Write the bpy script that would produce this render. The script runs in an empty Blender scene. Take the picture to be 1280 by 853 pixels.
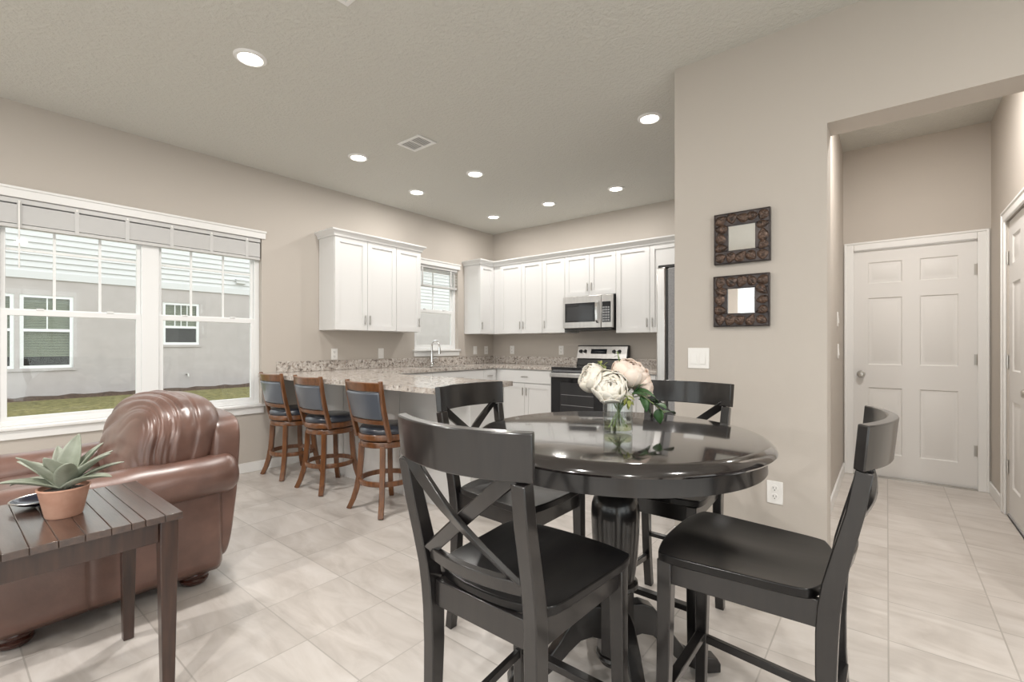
import bpy, math, random
from mathutils import Vector, Matrix
from math import sin, cos, pi, radians as R

sc = bpy.context.scene
C = sc.collection
random.seed(7)

# ------------------------------------------------------------------ camera, world, exposure
XL, YB, YN, HC = -4.62, 5.30, 2.805, 2.84       # left wall, back wall, near wall, ceiling
cam_d = bpy.data.cameras.new('camera')
cam = bpy.data.objects.new('camera', cam_d); C.objects.link(cam)
cam.location = (0, 0, 1.182)
cam.rotation_euler = (pi / 2, 0, R(38.759))
cam_d.sensor_width = 36; cam_d.lens = 583.56 * 36 / 1280
cam_d.shift_y = 4.94 / 1280
cam_d.clip_start = 0.02
sc.camera = cam

W = bpy.data.worlds.new('overcast_sky'); sc.world = W; W.use_nodes = True
wn = W.node_tree.nodes; wl = W.node_tree.links
bg = wn['Background']
bg.inputs[0].default_value = (0.97, 0.985, 1.0, 1)
bg.inputs[1].default_value = 2.15
LAMP_W = 7.6            # kitchen downlights
FILL_W = 38.0  # power of the added fill lamps behind the camera
FRONT_W = 26.0
HALL_W = 28.0
sc.view_settings.view_transform = 'Standard'
sc.view_settings.look = 'None'
sc.view_settings.exposure = 0.14
sc.view_settings.gamma = 1.0
sc.view_settings.use_curve_mapping = False
sc.cycles.max_bounces = 10
sc.cycles.diffuse_bounces = 6
sc.cycles.glossy_bounces = 4
sc.cycles.transmission_bounces = 8
sc.cycles.transparent_max_bounces = 12
sc.cycles.sample_clamp_indirect = 6
sc.cycles.caustics_reflective = False
sc.cycles.caustics_refractive = False


# ------------------------------------------------------------------ materials
def mat(name, col, rough=0.5, metal=0.0, spec=0.5, coat=0.0, coat_rough=0.1, emis=None):
    m = bpy.data.materials.new(name); m.use_nodes = True
    b = m.node_tree.nodes['Principled BSDF']
    b.inputs['Base Color'].default_value = (*col, 1)
    b.inputs['Roughness'].default_value = rough
    b.inputs['Metallic'].default_value = metal
    b.inputs['Specular IOR Level'].default_value = spec
    b.inputs['Coat Weight'].default_value = coat
    b.inputs['Coat Roughness'].default_value = coat_rough
    if emis:
        b.inputs['Emission Color'].default_value = (*emis[0], 1)
        b.inputs['Emission Strength'].default_value = emis[1]
    return m


def nt(m):
    return m.node_tree.nodes, m.node_tree.links, m.node_tree.nodes['Principled BSDF']


def node(m, kind, **k):
    n = m.node_tree.nodes.new(kind)
    for a, v in k.items():
        if a in n.inputs.keys():
            n.inputs[a].default_value = v
        else:
            setattr(n, a, v)
    return n


def coords(m, scale=(1, 1, 1), space='Object'):
    tc = node(m, 'ShaderNodeTexCoord'); mp = node(m, 'ShaderNodeMapping')
    mp.inputs['Scale'].default_value = scale
    m.node_tree.links.new(tc.outputs[space], mp.inputs['Vector'])
    return mp.outputs[0]


def ramp(m, src, stops, interp='LINEAR'):
    r = node(m, 'ShaderNodeValToRGB'); r.color_ramp.interpolation = interp
    e = r.color_ramp.elements
    while len(e) < len(stops): e.new(0.5)
    for el, (p, c) in zip(e, stops):
        el.position = p; el.color = (*c, 1) if len(c) == 3 else c
    m.node_tree.links.new(src, r.inputs[0])
    return r.outputs[0]


def bump(m, src, strength, dist=0.01):
    b = node(m, 'ShaderNodeBump'); b.inputs['Strength'].default_value = strength
    b.inputs['Distance'].default_value = dist
    m.node_tree.links.new(src, b.inputs['Height'])
    m.node_tree.links.new(b.outputs[0], m.node_tree.nodes['Principled BSDF'].inputs['Normal'])


def noise(m, vec, scale, detail=3.0, rough=0.55, out='Fac'):
    n = node(m, 'ShaderNodeTexNoise'); n.inputs['Scale'].default_value = scale
    n.inputs['Detail'].default_value = detail; n.inputs['Roughness'].default_value = rough
    m.node_tree.links.new(vec, n.inputs['Vector'])
    return n.outputs[out]


def mixc(m, fac, a, b, mode='MIX'):
    n = node(m, 'ShaderNodeMix', data_type='RGBA', blend_type=mode)
    for v, i in ((fac, 0), (a, 6), (b, 7)):
        if hasattr(v, 'node'): m.node_tree.links.new(v, n.inputs[i])
        else: n.inputs[i].default_value = v if i == 0 else (*v, 1)
    return n.outputs[2]


def mottled(name, c1, c2, scale, rough=0.5, detail=4, bmp=0.0, bscale=None, stretch=(1, 1, 1), **k):
    m = mat(name, c1, rough, **k)
    N, L, b = nt(m); v = coords(m, stretch)
    f = noise(m, v, scale, detail)
    L.new(ramp(m, f, [(0.3, c1), (0.7, c2)]), b.inputs['Base Color'])
    if bmp:
        bump(m, noise(m, v, bscale or scale * 4, 3), bmp, 0.004)
    return m


def mk_paint(name, col, bscale=140, bs=0.08):
    m = mat(name, col, 0.75, spec=0.25)
    bump(m, noise(m, coords(m), bscale, 2), bs, 0.004)
    return m


M = {}
M['wall'] = mk_paint('beige_wall_paint', (0.512, 0.472, 0.428))
M['ceil'] = mat('knockdown_ceiling', (0.61, 0.605, 0.565), 0.85, spec=0.2)
_v = coords(M['ceil'])
bump(M['ceil'], ramp(M['ceil'], noise(M['ceil'], _v, 42, 4, 0.6), [(0.42, (0, 0, 0)), (0.6, (1, 1, 1))]), 0.45, 0.006)
M['white'] = mat('white_trim_paint', (0.80, 0.80, 0.79), 0.4)
M['cab'] = mat('white_cabinet_paint', (0.70, 0.70, 0.695), 0.35)
M['door'] = mat('white_door_paint', (0.74, 0.73, 0.715), 0.45)
M['vinyl'] = mat('white_window_vinyl', (0.82, 0.83, 0.83), 0.35)
M['plate'] = mat('white_plastic_plate', (0.82, 0.81, 0.79), 0.35)
M['slot'] = mat('dark_slot', (0.03, 0.03, 0.03), 0.6)
M['nickel'] = mat('brushed_nickel', (0.52, 0.50, 0.47), 0.3, 1.0)
M['chrome'] = mat('chrome', (0.8, 0.8, 0.8), 0.08, 1.0)
M['steel'] = mottled('brushed_stainless', (0.56, 0.55, 0.54), (0.64, 0.63, 0.62), 30, 0.3, stretch=(1, 1, 0.05), metal=1.0)
M['steelgrey'] = mottled('textured_grey_steel', (0.26, 0.26, 0.27), (0.36, 0.36, 0.37), 160, 0.5, bmp=0.1)
M['blackglass'] = mat('black_glass', (0.012, 0.012, 0.014), 0.06)
M['ovenglass'] = mat('grey_oven_glass', (0.03, 0.03, 0.032), 0.12)
M['blackplastic'] = mat('black_plastic', (0.02, 0.02, 0.02), 0.35)
M['lens'] = mat('downlight_lens', (0.9, 0.9, 0.88), 0.5, emis=((1.0, 0.93, 0.82), 14.0))
M['display'] = mat('oven_display', (0.03, 0.035, 0.045), 0.15)

# floor tile: square tiles on the grid of the room
m = M['floor'] = mat('stone_look_floor_tile', (0.6, 0.56, 0.52), 0.33)
N, L, b = nt(m)
TS, TX0, TY0 = 0.363, -2.536, 0.946
tc = node(m, 'ShaderNodeNewGeometry'); mp = node(m, 'ShaderNodeMapping')
mp.inputs['Location'].default_value = (-TX0 / TS, -TY0 / TS, 0); mp.inputs['Scale'].default_value = (1 / TS, 1 / TS, 1)
L.new(tc.outputs['Position'], mp.inputs['Vector'])
br = node(m, 'ShaderNodeTexBrick', offset=0.0, squash=1.0)
br.inputs['Scale'].default_value = 1.0; br.inputs['Brick Width'].default_value = 1.0; br.inputs['Row Height'].default_value = 1.0
br.inputs['Mortar Size'].default_value = 0.008; br.inputs['Mortar Smooth'].default_value = 0.15; br.inputs['Bias'].default_value = 0.0
br.inputs['Color1'].default_value = (0.0, 0.0, 0.0, 1); br.inputs['Color2'].default_value = (1, 1, 1, 1)
L.new(mp.outputs[0], br.inputs['Vector'])
mp2 = node(m, 'ShaderNodeMapping'); mp2.inputs['Scale'].default_value = (0.8, 2.2, 1)
L.new(tc.outputs['Position'], mp2.inputs['Vector'])
off = node(m, 'ShaderNodeVectorMath', operation='MULTIPLY_ADD')
L.new(br.outputs['Color'], off.inputs[0]); off.inputs[1].default_value = (7, 9, 0); L.new(mp2.outputs[0], off.inputs[2])
n1 = node(m, 'ShaderNodeTexNoise'); n1.inputs['Scale'].default_value = 3.0; n1.inputs['Detail'].default_value = 6; n1.inputs['Roughness'].default_value = 0.6; n1.inputs['Distortion'].default_value = 1.2
L.new(off.outputs[0], n1.inputs['Vector'])
tcol = ramp(m, n1.outputs['Fac'], [(0.25, (0.455, 0.415, 0.38)), (0.5, (0.57, 0.53, 0.495)), (0.75, (0.65, 0.615, 0.585))])
tvar = mixc(m, 0.12, tcol, br.outputs['Color'], 'SOFT_LIGHT')
L.new(mixc(m, br.outputs['Fac'], tvar, (0.42, 0.39, 0.36)), b.inputs['Base Color'])
inv = node(m, 'ShaderNodeMath', operation='MULTIPLY'); inv.inputs[1].default_value = -1
L.new(br.outputs['Fac'], inv.inputs[0]); bump(m, inv.outputs[0], 0.25, 0.003)

# granite
m = M['granite'] = mat('speckled_granite', (0.6, 0.54, 0.48), 0.15)
N, L, b = nt(m); v = coords(m)
g1 = ramp(m, noise(m, v, 38, 6, 0.75), [(0.34, (0.05, 0.04, 0.038)), (0.43, (0.27, 0.215, 0.18)), (0.53, (0.53, 0.48, 0.43)), (0.68, (0.68, 0.66, 0.63))])
vo = node(m, 'ShaderNodeTexVoronoi'); vo.inputs['Scale'].default_value = 52; L.new(v, vo.inputs['Vector'])
g2 = ramp(m, vo.outputs['Color'], [(0.0, (0.03, 0.028, 0.03)), (0.22, (0.03, 0.028, 0.03)), (0.27, (0.38, 0.33, 0.29)), (0.6, (0.55, 0.52, 0.49)), (1.0, (0.74, 0.73, 0.71))])
L.new(mixc(m, 0.5, g1, g2), b.inputs['Base Color'])

M['black'] = mottled('black_lacquered_wood', (0.006, 0.0055, 0.006), (0.012, 0.010, 0.0095), 9, 0.3, stretch=(6, 6, 0.6), spec=0.4, coat=0.65, coat_rough=0.13)
M['blackseat'] = mottled('black_lacquered_seat', (0.004, 0.004, 0.0045), (0.009, 0.008, 0.008), 7, 0.34, stretch=(6, 1, 1), spec=0.2, coat=0.3, coat_rough=0.18)
M['blacktop'] = mottled('black_lacquered_top', (0.012, 0.010, 0.010), (0.020, 0.016, 0.015), 5, 0.12, stretch=(1, 8, 1), coat=1.0, coat_rough=0.06)
M['stoolwood'] = mottled('red_brown_stool_wood', (0.095, 0.036, 0.013), (0.20, 0.080, 0.028), 7, 0.3, stretch=(8, 8, 0.8), coat=0.4)
M['stoolpad'] = mat('blue_black_leather_pad', (0.022, 0.028, 0.042), 0.32, coat=0.8, coat_rough=0.22)
M['stoolback'] = mat('leather_back_painted_sheen', (0.075, 0.090, 0.115), 0.34, coat=0.8, coat_rough=0.25)  # pad leather lightened in colour to imitate the window's reflection
M['espresso'] = mottled('espresso_wood', (0.030, 0.016, 0.012), (0.070, 0.038, 0.027), 6, 0.3, bmp=0.10, bscale=22, stretch=(1.0, 9, 9), coat=1.0, coat_rough=0.2)
M['espleg'] = mottled('espresso_leg_wood', (0.022, 0.010, 0.007), (0.055, 0.025, 0.016), 6, 0.3, stretch=(9, 9, 0.9), coat=0.35, coat_rough=0.2)
M['leather'] = mottled('brown_leather', (0.085, 0.042, 0.031), (0.19, 0.10, 0.077), 4.5, 0.36, detail=5, bmp=0.12, bscale=110, coat=0.6, coat_rough=0.32)
M['footwood'] = mat('dark_mahogany', (0.05, 0.015, 0.010), 0.2, coat=0.5)
M['terracotta'] = mottled('terracotta', (0.50, 0.26, 0.18), (0.66, 0.40, 0.30), 12, 0.75, bmp=0.15, bscale=60)
M['soil'] = mottled('potting_soil', (0.05, 0.04, 0.035), (0.12, 0.10, 0.085), 90, 0.95, bmp=0.6)
m = M['agave'] = mat('grey_green_agave', (0.25, 0.30, 0.22), 0.55)
N, L, b = nt(m); v = coords(m)
L.new(ramp(m, noise(m, v, 10, 4), [(0.3, (0.20, 0.225, 0.165)), (0.7, (0.37, 0.395, 0.335))]), b.inputs['Base Color'])
M['petal'] = mottled('white_petal', (0.68, 0.645, 0.56), (0.76, 0.73, 0.67), 14, 0.6)
M['blush'] = mottled('blush_petal', (0.70, 0.57, 0.49), (0.76, 0.67, 0.60), 14, 0.6)
for q in ('petal', 'blush'):
    nt(M[q])[2].inputs['Subsurface Weight'].default_value = 0.15
    nt(M[q])[2].inputs['Subsurface Radius'].default_value = (0.02, 0.015, 0.01)
M['leaf'] = mottled('dark_green_leaf', (0.018, 0.055, 0.018), (0.045, 0.12, 0.035), 25, 0.4)
M['sprig'] = mottled('yellow_green_sprig', (0.16, 0.20, 0.04), (0.30, 0.31, 0.09), 30, 0.55)
M['stem'] = mat('green_stem', (0.16, 0.22, 0.07), 0.5)
M['bronze'] = mottled('dark_bronze_relief', (0.020, 0.016, 0.018), (0.065, 0.050, 0.046), 16, 0.33, bmp=0.25, bscale=90, metal=0.35)
M['bronzeleaf'] = mottled('rubbed_bronze_leaf', (0.022, 0.016, 0.014), (0.14, 0.085, 0.06), 45, 0.3, bmp=0.4, bscale=120, metal=0.4)
M['mirror'] = mat('mirror_glass', (0.9, 0.9, 0.9), 0.01, 1.0)
M['stucco'] = mottled('grey_stucco', (0.46, 0.42, 0.405), (0.51, 0.47, 0.455), 3, 0.9, bmp=0.25, bscale=60)
m = M['siding'] = mat('white_lap_siding', (0.66, 0.66, 0.66), 0.6)
M['grass'] = mottled('lawn_grass', (0.10, 0.095, 0.030), (0.27, 0.235, 0.095), 9, 0.9, detail=8, bmp=0.8, bscale=90)
M['mulch'] = mottled('dark_mulch', (0.035, 0.022, 0.016), (0.13, 0.085, 0.06), 18, 0.95, detail=6, bmp=1.0, bscale=50)
M['roof'] = mottled('dark_roof_shingle', (0.10, 0.09, 0.09), (0.18, 0.17, 0.16), 8, 0.9)
M['farblind'] = mat('neighbour_blind', (0.62, 0.63, 0.50), 0.6)
M['fardark'] = mat('dark_room_interior', (0.045, 0.04, 0.038), 0.8)
M['blind'] = mat('white_blind_slat', (0.58, 0.58, 0.575), 0.4)
M['blindt'] = mat('translucent_blind_slat', (0.74, 0.74, 0.72), 0.4)
nt(M['blindt'])[2].inputs['Transmission Weight'].default_value = 0.0
M['navy'] = mat('navy_glazed_dish', (0.012, 0.014, 0.03), 0.12)

# window glass: mostly clear, with a fresnel reflection
def pane_glass(name, tint=(0.95, 0.97, 0.96)):
    m = bpy.data.materials.new(name); m.use_nodes = True
    n = m.node_tree.nodes; l = m.node_tree.links; n.clear()
    o = n.new('ShaderNodeOutputMaterial'); mx = n.new('ShaderNodeMixShader'); t = n.new('ShaderNodeBsdfTransparent')
    g = n.new('ShaderNodeBsdfGlossy'); f0 = n.new('ShaderNodeLayerWeight'); f0.inputs['Blend'].default_value = 0.5; fp = n.new('ShaderNodeMath'); fp.operation = 'POWER'; fp.inputs[1].default_value = 4.0; f = n.new('ShaderNodeMath'); f.operation = 'MULTIPLY_ADD'; f.inputs[1].default_value = 0.7; f.inputs[2].default_value = 0.035; l.new(f0.outputs['Facing'], fp.inputs[0]); l.new(fp.outputs[0], f.inputs[0])
    t.inputs[0].default_value = (*tint, 1); g.inputs['Roughness'].default_value = 0.02
    l.new(f.outputs[0], mx.inputs[0]); l.new(t.outputs[0], mx.inputs[1]); l.new(g.outputs[0], mx.inputs[2]); l.new(mx.outputs[0], o.inputs[0])
    return m
M['glass'] = pane_glass('window_glass')
M['vaseglass'] = pane_glass('vase_glass', (0.95, 0.97, 0.97))
M['water'] = pane_glass('vase_water', (0.90, 0.90, 0.74))
M['farglass'] = pane_glass('neighbour_glass', (0.8, 0.82, 0.8))


# ------------------------------------------------------------------ mesh helpers
JIT = random.Random(3)


class MB:
    def __init__(s, exact=False): s.v = []; s.f = []; s.exact = exact
    def add(s, vs, fs):
        o = len(s.v); s.v += [Vector(p) for p in vs]; s.f += [tuple(i + o for i in f) for f in fs]; return s
    def box(s, x0, x1, y0, y1, z0, z1):
        if not s.exact:         # keep faces of overlapping boxes from being exactly coplanar
            e = JIT.uniform(-.00035, .00035); x0 -= e; x1 += e; y0 -= e; y1 += e; z0 -= e; z1 += e
        return s.add([(x, y, z) for z in (z0, z1) for y in (y0, y1) for x in (x0, x1)],
                     [(0, 2, 3, 1), (4, 5, 7, 6), (0, 1, 5, 4), (2, 6, 7, 3), (0, 4, 6, 2), (1, 3, 7, 5)])
    def prism(s, poly, axis, a0, a1):
        """extrude polygon (list of 2-tuples) along axis ('x','y','z')"""
        def p(q, a):
            return {'x': (a, q[0], q[1]), 'y': (q[0], a, q[1]), 'z': (q[0], q[1], a)}[axis]
        n = len(poly)
        vs = [p(q, a0) for q in poly] + [p(q, a1) for q in poly]
        fs = [tuple(range(n))[::-1], tuple(range(n, 2 * n))] + [(i, (i + 1) % n, n + (i + 1) % n, n + i) for i in range(n)]
        return s.add(vs, fs)
    def lathe(s, prof, c=(0, 0, 0), n=32, axis='z', cap=True):
        vs = []; fs = []
        for r, z in prof:
            for k in range(n):
                a = 2 * pi * k / n; x, y = r * cos(a), r * sin(a)
                q = {'z': (x, y, z), 'y': (x, z, y), 'x': (z, x, y)}[axis]
                vs.append((q[0] + c[0], q[1] + c[1], q[2] + c[2]))
        for i in range(len(prof) - 1):
            for k in range(n):
                k2 = (k + 1) % n
                fs.append((i * n + k, i * n + k2, (i + 1) * n + k2, (i + 1) * n + k))
        if cap:
            fs.append(tuple(range(n))[::-1]); fs.append(tuple(range((len(prof) - 1) * n, len(prof) * n)))
        return s.add(vs, fs)
    def sweep(s, pts, w, h, side=(1, 0, 0), closed=False):
        """rectangular bar along pts; w measured along side, h across it (numbers or lists)"""
        pts = [Vector(p) for p in pts]; n = len(pts); vs = []; fs = []
        for i, p in enumerate(pts):
            if closed: t = pts[(i + 1) % n] - pts[i - 1]
            else: t = pts[min(i + 1, n - 1)] - pts[max(i - 1, 0)]
            t.normalize()
            sd = Vector(side[i] if isinstance(side, list) else side); sd = (sd - t * sd.dot(t)).normalized()
            nn = t.cross(sd)
            ww = w[i] if isinstance(w, list) else w; hh = h[i] if isinstance(h, list) else h
            for a, b in ((-1, -1), (1, -1), (1, 1), (-1, 1)):
                vs.append(p + sd * (a * ww / 2) + nn * (b * hh / 2))
        for i in range(n if closed else n - 1):
            j = (i + 1) % n
            for k in range(4):
                k2 = (k + 1) % 4
                fs.append((4 * i + k, 4 * i + k2, 4 * j + k2, 4 * j + k))
        if not closed: fs += [(3, 2, 1, 0), tuple(4 * (n - 1) + k for k in range(4))]
        return s.add(vs, fs)
    def tube(s, pts, r, n=10, cap=True):
        pts = [Vector(p) for p in pts]; m = len(pts); vs = []; fs = []
        up = None
        for i, p in enumerate(pts):
            t = (pts[min(i + 1, m - 1)] - pts[max(i - 1, 0)]).normalized()
            if up is None: up = t.orthogonal().normalized()
            up = (up - t * up.dot(t)).normalized(); sd = t.cross(up)
            rr = r[i] if isinstance(r, list) else r
            for k in range(n):
                a = 2 * pi * k / n; vs.append(p + up * (rr * cos(a)) + sd * (rr * sin(a)))
        for i in range(m - 1):
            for k in range(n):
                k2 = (k + 1) % n; fs.append((i * n + k, i * n + k2, (i + 1) * n + k2, (i + 1) * n + k))
        if cap: fs += [tuple(range(n))[::-1], tuple(range((m - 1) * n, m * n))]
        return s.add(vs, fs)
    def grid(s, fn, nu, nv, wrap_u=False):
        vs = []; fs = []
        U = nu if wrap_u else nu + 1
        for j in range(nv + 1):
            for i in range(U): vs.append(fn(i / nu, j / nv))
        for j in range(nv):
            for i in range(nu):
                i2 = (i + 1) % U
                fs.append((j * U + i, j * U + i2, (j + 1) * U + i2, (j + 1) * U + i))
        return s.add(vs, fs)
    def xform(s, mtx):
        s.v = [mtx @ p for p in s.v]; return s
    def join(s, o):
        return s.add(o.v, o.f)
    def puff(s, c, size, e=0.5, nu=48, nv=24, disp=None):
        """superellipsoid (rounded box / cushion); e<1 squarer"""
        sx, sy, sz = size; c = Vector(c)
        def sp(a, ex): return math.copysign(abs(a) ** ex, a)
        ex = e if isinstance(e, tuple) else (e, e)
        def fn(u, v):
            th = 2 * pi * u; ph = -pi / 2 + pi * v
            p = Vector((sp(cos(ph), ex[1]) * sp(cos(th), ex[0]) * sx / 2, sp(cos(ph), ex[1]) * sp(sin(th), ex[0]) * sy / 2, sp(sin(ph), ex[1]) * sz / 2))
            if disp: p = disp(p)
            return c + p
        return s.grid(fn, nu, nv, True)
    def build(s, name, material, parent=None, bevel=0.0, smooth=35, segs=2, solid=0.0, sub=0, world=False):
        vs = s.v
        if world and parent is not None:
            q = parent
            o = Vector((0, 0, 0))
            while q is not None: o += q.location; q = q.parent
            vs = [p - o for p in vs]
        me = bpy.data.meshes.new(name)
        me.from_pydata([tuple(p) for p in vs], [], s.f)
        me.materials.append(material)
        import bmesh
        bm = bmesh.new(); bm.from_mesh(me)
        bmesh.ops.recalc_face_normals(bm, faces=bm.faces)
        bm.to_mesh(me); bm.free()
        if smooth:
            me.polygons.foreach_set('use_smooth', [True] * len(me.polygons))
            me.set_sharp_from_angle(angle=R(smooth))
        ob = bpy.data.objects.new(name, me); C.objects.link(ob)
        if parent is not None: ob.parent = parent
        if sub:
            md = ob.modifiers.new('subdivision', 'SUBSURF'); md.levels = sub; md.render_levels = sub
        if solid:
            md = ob.modifiers.new('solidify', 'SOLIDIFY'); md.thickness = solid; md.offset = 0
        if bevel:
            md = ob.modifiers.new('bevel', 'BEVEL'); md.width = bevel; md.segments = segs; md.limit_method = 'ANGLE'; md.angle_limit = R(40)
        return ob


def tag(o, label, cat, group=None):
    o['label'] = label; o['category'] = cat
    if group: o['group'] = group
    return o


def thing(name, label, cat, loc=(0, 0, 0), rz=0.0, group=None):
    o = bpy.data.objects.new(name, None); C.objects.link(o)
    o.empty_display_size = 0.1
    o.location = loc; o.rotation_euler = (0, 0, rz)
    return tag(o, label, cat, group)


def struct(name, mb, m, bevel=0.0):
    o = mb.build(name, m, None, bevel=bevel); o['kind'] = 'structure'; return o


def dup(root, loc, rz, label, group=None):
    kids = {}
    for o in bpy.data.objects:
        if o.parent is not None: kids.setdefault(o.parent, []).append(o)
    def cp(o, parent):
        c = o.copy(); C.objects.link(c); c.parent = parent
        for ch in kids.get(o, []): cp(ch, c)
        return c
    r = cp(root, None); r.location = loc; r.rotation_euler = (0, 0, rz); r['label'] = label
    if group: r['group'] = group
    return r


# ================================================================== ROOM SHELL
XR, YR = 2.7, -3.5           # right and rear walls of the living room
b = MB(True); b.box(XL - 0.15, XR + .15, YR - 0.15, YB + .15, -0.12, 0.0)
struct('floor', b, M['floor'])
b = MB(True)
b.box(XL - .15, -0.45, YR - .15, YB + .15, HC, HC + .16)
b.box(-0.45, XR + .15, YR - .15, YN, HC, HC + .16)
struct('ceiling', b, M['ceil'])
HH = 2.97
b = MB(); b.box(-0.45, 0.80, YN + .19, 5.45, HH, HH + .1)
struct('ceiling_hall', b, M['ceil'])


def wall_x(name, x0, x1, y0, y1, z0, z1, holes):
    """wall slab between x0,x1 with rectangular holes (ya,yb,za,zb), built of blocks round the holes"""
    b = MB(True); y = y0
    for ya, yb, za, zb in sorted(holes):
        b.box(x0, x1, y, ya, z0, z1); b.box(x0, x1, ya, yb, z0, za); b.box(x0, x1, ya, yb, zb, z1); y = yb
    b.box(x0, x1, y, y1, z0, z1)
    return struct(name, b, M['wall'])


def wall_y(name, y0, y1, x0, x1, z0, z1, holes):
    b = MB(True); x = x0
    for xa, xb, za, zb in sorted(holes):
        if xa > x: b.box(x, xa, y0, y1, z0, z1)
        if za > z0: b.box(xa, xb, y0, y1, z0, za)
        b.box(xa, xb, y0, y1, zb, z1); x = xb
    if x1 > x: b.box(x, x1, y0, y1, z0, z1)
    return struct(name, b, M['wall'])


W1 = (0.25, 1.965, 0.625, 2.19)      # opening of the big twin window
W2 = (3.80, 4.56, 1.12, 2.22)        # opening of the window over the sink
wall_x('wall_left', XL - .15, XL, YR - .15, YB + .15, 0, HC, [W1, W2])
wall_y('wall_back', YB, YB + .15, XL, -0.45, 0, HC, [])
wall_x('wall_kitchen_right', -0.45, -0.317, YN + .19, YB, 0, HH, [])
DX0, DX1, DZ = -0.240, 0.573, 2.045
wall_y('wall_hall_end', YB, YB + .15, -0.45, 0.80, 0, HH, [(DX0 - .004, DX1 + .004, 0, DZ)])
D2Y0, D2Y1 = 3.865, 4.685
wall_x('wall_hall_right', 0.65, 0.78, YN + .19, YB, 0, HH, [(D2Y0, D2Y1, 0.0, DZ)])
wall_y('wall_near', YN, YN + .19, -0.996, XR, 0, HH + .1, [(-0.233, 0.62, 0, 2.292)])
RX0, RX1 = -2.1, 1.7
wall_y('wall_rear', YR - .15, YR, XL, XR, 0, HC, [(-4.35, -2.55, 0.08, 2.25), (RX0, RX1, 0.08, 2.25)])
wall_x('wall_right', XR, XR + .15, YR - .15, YN, 0, HC, [(-2.8, 1.8, 0.08, 2.25)])

# baseboards
def bb(name, x0, x1, y0, y1):
    b = MB(); b.box(x0, x1, y0, y1, 0, 0.092); struct(name, b, M['white'], 0.004)
bb('baseboard_left', XL, XL + .014, YR, 2.33)
bb('baseboard_near', -0.996, -0.233, YN - .014, YN)
bb('baseboard_near_right', 0.62, XR, YN - .014, YN)
bb('baseboard_hall_left', -0.317, -0.303, YN + .19, YB)
bb('baseboard_hall_right', 0.636, 0.65, D2Y1 + .075, YB)
bb('baseboard_hall_right_front', 0.636, 0.65, YN + .19, D2Y0 - .075)
bb('baseboard_hall_end', 0.648, 0.65, YB - .014, YB)


# ------------------------------------------------------------------ windows (structure, with parts)
def window(name, y0, y1, z0, z1, units, meet, muntv, munth, x=XL):
    """vinyl single-hung window set in the left wall; units = list of (ya,yb) clear sash spans"""
    fr = MB(); xo, xi = x - 0.11, x - 0.05
    for a, c in ((y0, y0 + .045), (y1 - .045, y1)): fr.box(xo, xi, a, c, z0, z1)
    fr.box(xo, xi, y0, y1, z0, z0 + .035); fr.box(xo, xi, y0, y1, z1 - .05, z1)
    for (a, c), (a2, c2) in zip(units, units[1:]): fr.box(xo, xi + .01, c, a2, z0, z1)
    root = fr.build(name, M['vinyl'], None, bevel=0.004); root['kind'] = 'structure'
    # inside apron, stool and head casing
    t = MB(); t.box(x - .05, x + .035, y0 - .03, y1 + .03, z0 - .022, z0 + .002); t.build('sill', M['white'], root, bevel=.006)
    t = MB(); t.box(x, x + .016, y0 - .015, y1 + .015, z0 - .085, z0 - .022); t.build('apron', M['white'], root, bevel=.004)
    t = MB(); t.box(x, x + .02, y0 - .03, y1 + .03, z1 - .005, z1 + .065); t.box(x, x + .03, y0 - .035, y1 + .035, z1 + .05, z1 + .068)
    t.build('head_casing', M['white'], root, bevel=.004)
    for (a, c), nv, nh in zip(units, muntv, munth):
        up = MB(); xs0, xs1 = x - .10, x - .075
        up.box(xs0, xs1, a, c, meet - .02, meet + .022)
        up.box(xs0, xs1, a, a + .025, meet, z1 - .04); up.box(xs0, xs1, c - .025, c, meet, z1 - .04); up.box(xs0, xs1, a, c, z1 - .075, z1 - .04)
        up.build('upper_sash', M['vinyl'], root, bevel=.003)
        mu = MB()
        for yy in nv: mu.box(x - .092, x - .082, yy - .008, yy + .008, meet, z1 - .04)
        for zz in nh: mu.box(x - .0915, x - .0825, a, c, zz - .008, zz + .008)
        if nv: mu.build('muntin', M['vinyl'], root)
        g = MB(); g.box(x - .089, x - .085, a + .02, c - .02, meet + .015, z1 - .06); g.build('pane', M['glass'], root)
        lo = MB(); xl0, xl1 = x - .078, x - .052
        lo.box(xl0, xl1, a, c, meet - .026, meet + .016); lo.box(xl0, xl1, a, c, z0 + .03, z0 + .062)
        lo.box(xl0, xl1, a, a + .032, z0 + .03, meet); lo.box(xl0, xl1, c - .032, c, z0 + .03, meet)
        lo.build('lower_sash', M['vinyl'], root, bevel=.003)
        g = MB(); g.box(x - .067, x - .063, a + .025, c - .025, z0 + .05, meet - .02); g.build('pane', M['glass'], root)
        lk = MB()
        for f in (.25, .75):
            yy = a + (c - a) * f; lk.box(x - .07, x - .045, yy - .02, yy + .02, meet + .014, meet + .026)
        lk.build('sash_lock', M['vinyl'], root, bevel=.003)
    return root


window('window_1', *W1, [(0.295, 1.06), (1.175, 1.92)], 1.412, [(0.562, 0.813), (1.414, 1.664)], [(1.845,), (1.845,)])
window('window_2', *W2, [(3.845, 4.515)], 1.63, [(4.18,)], [()])


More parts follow.
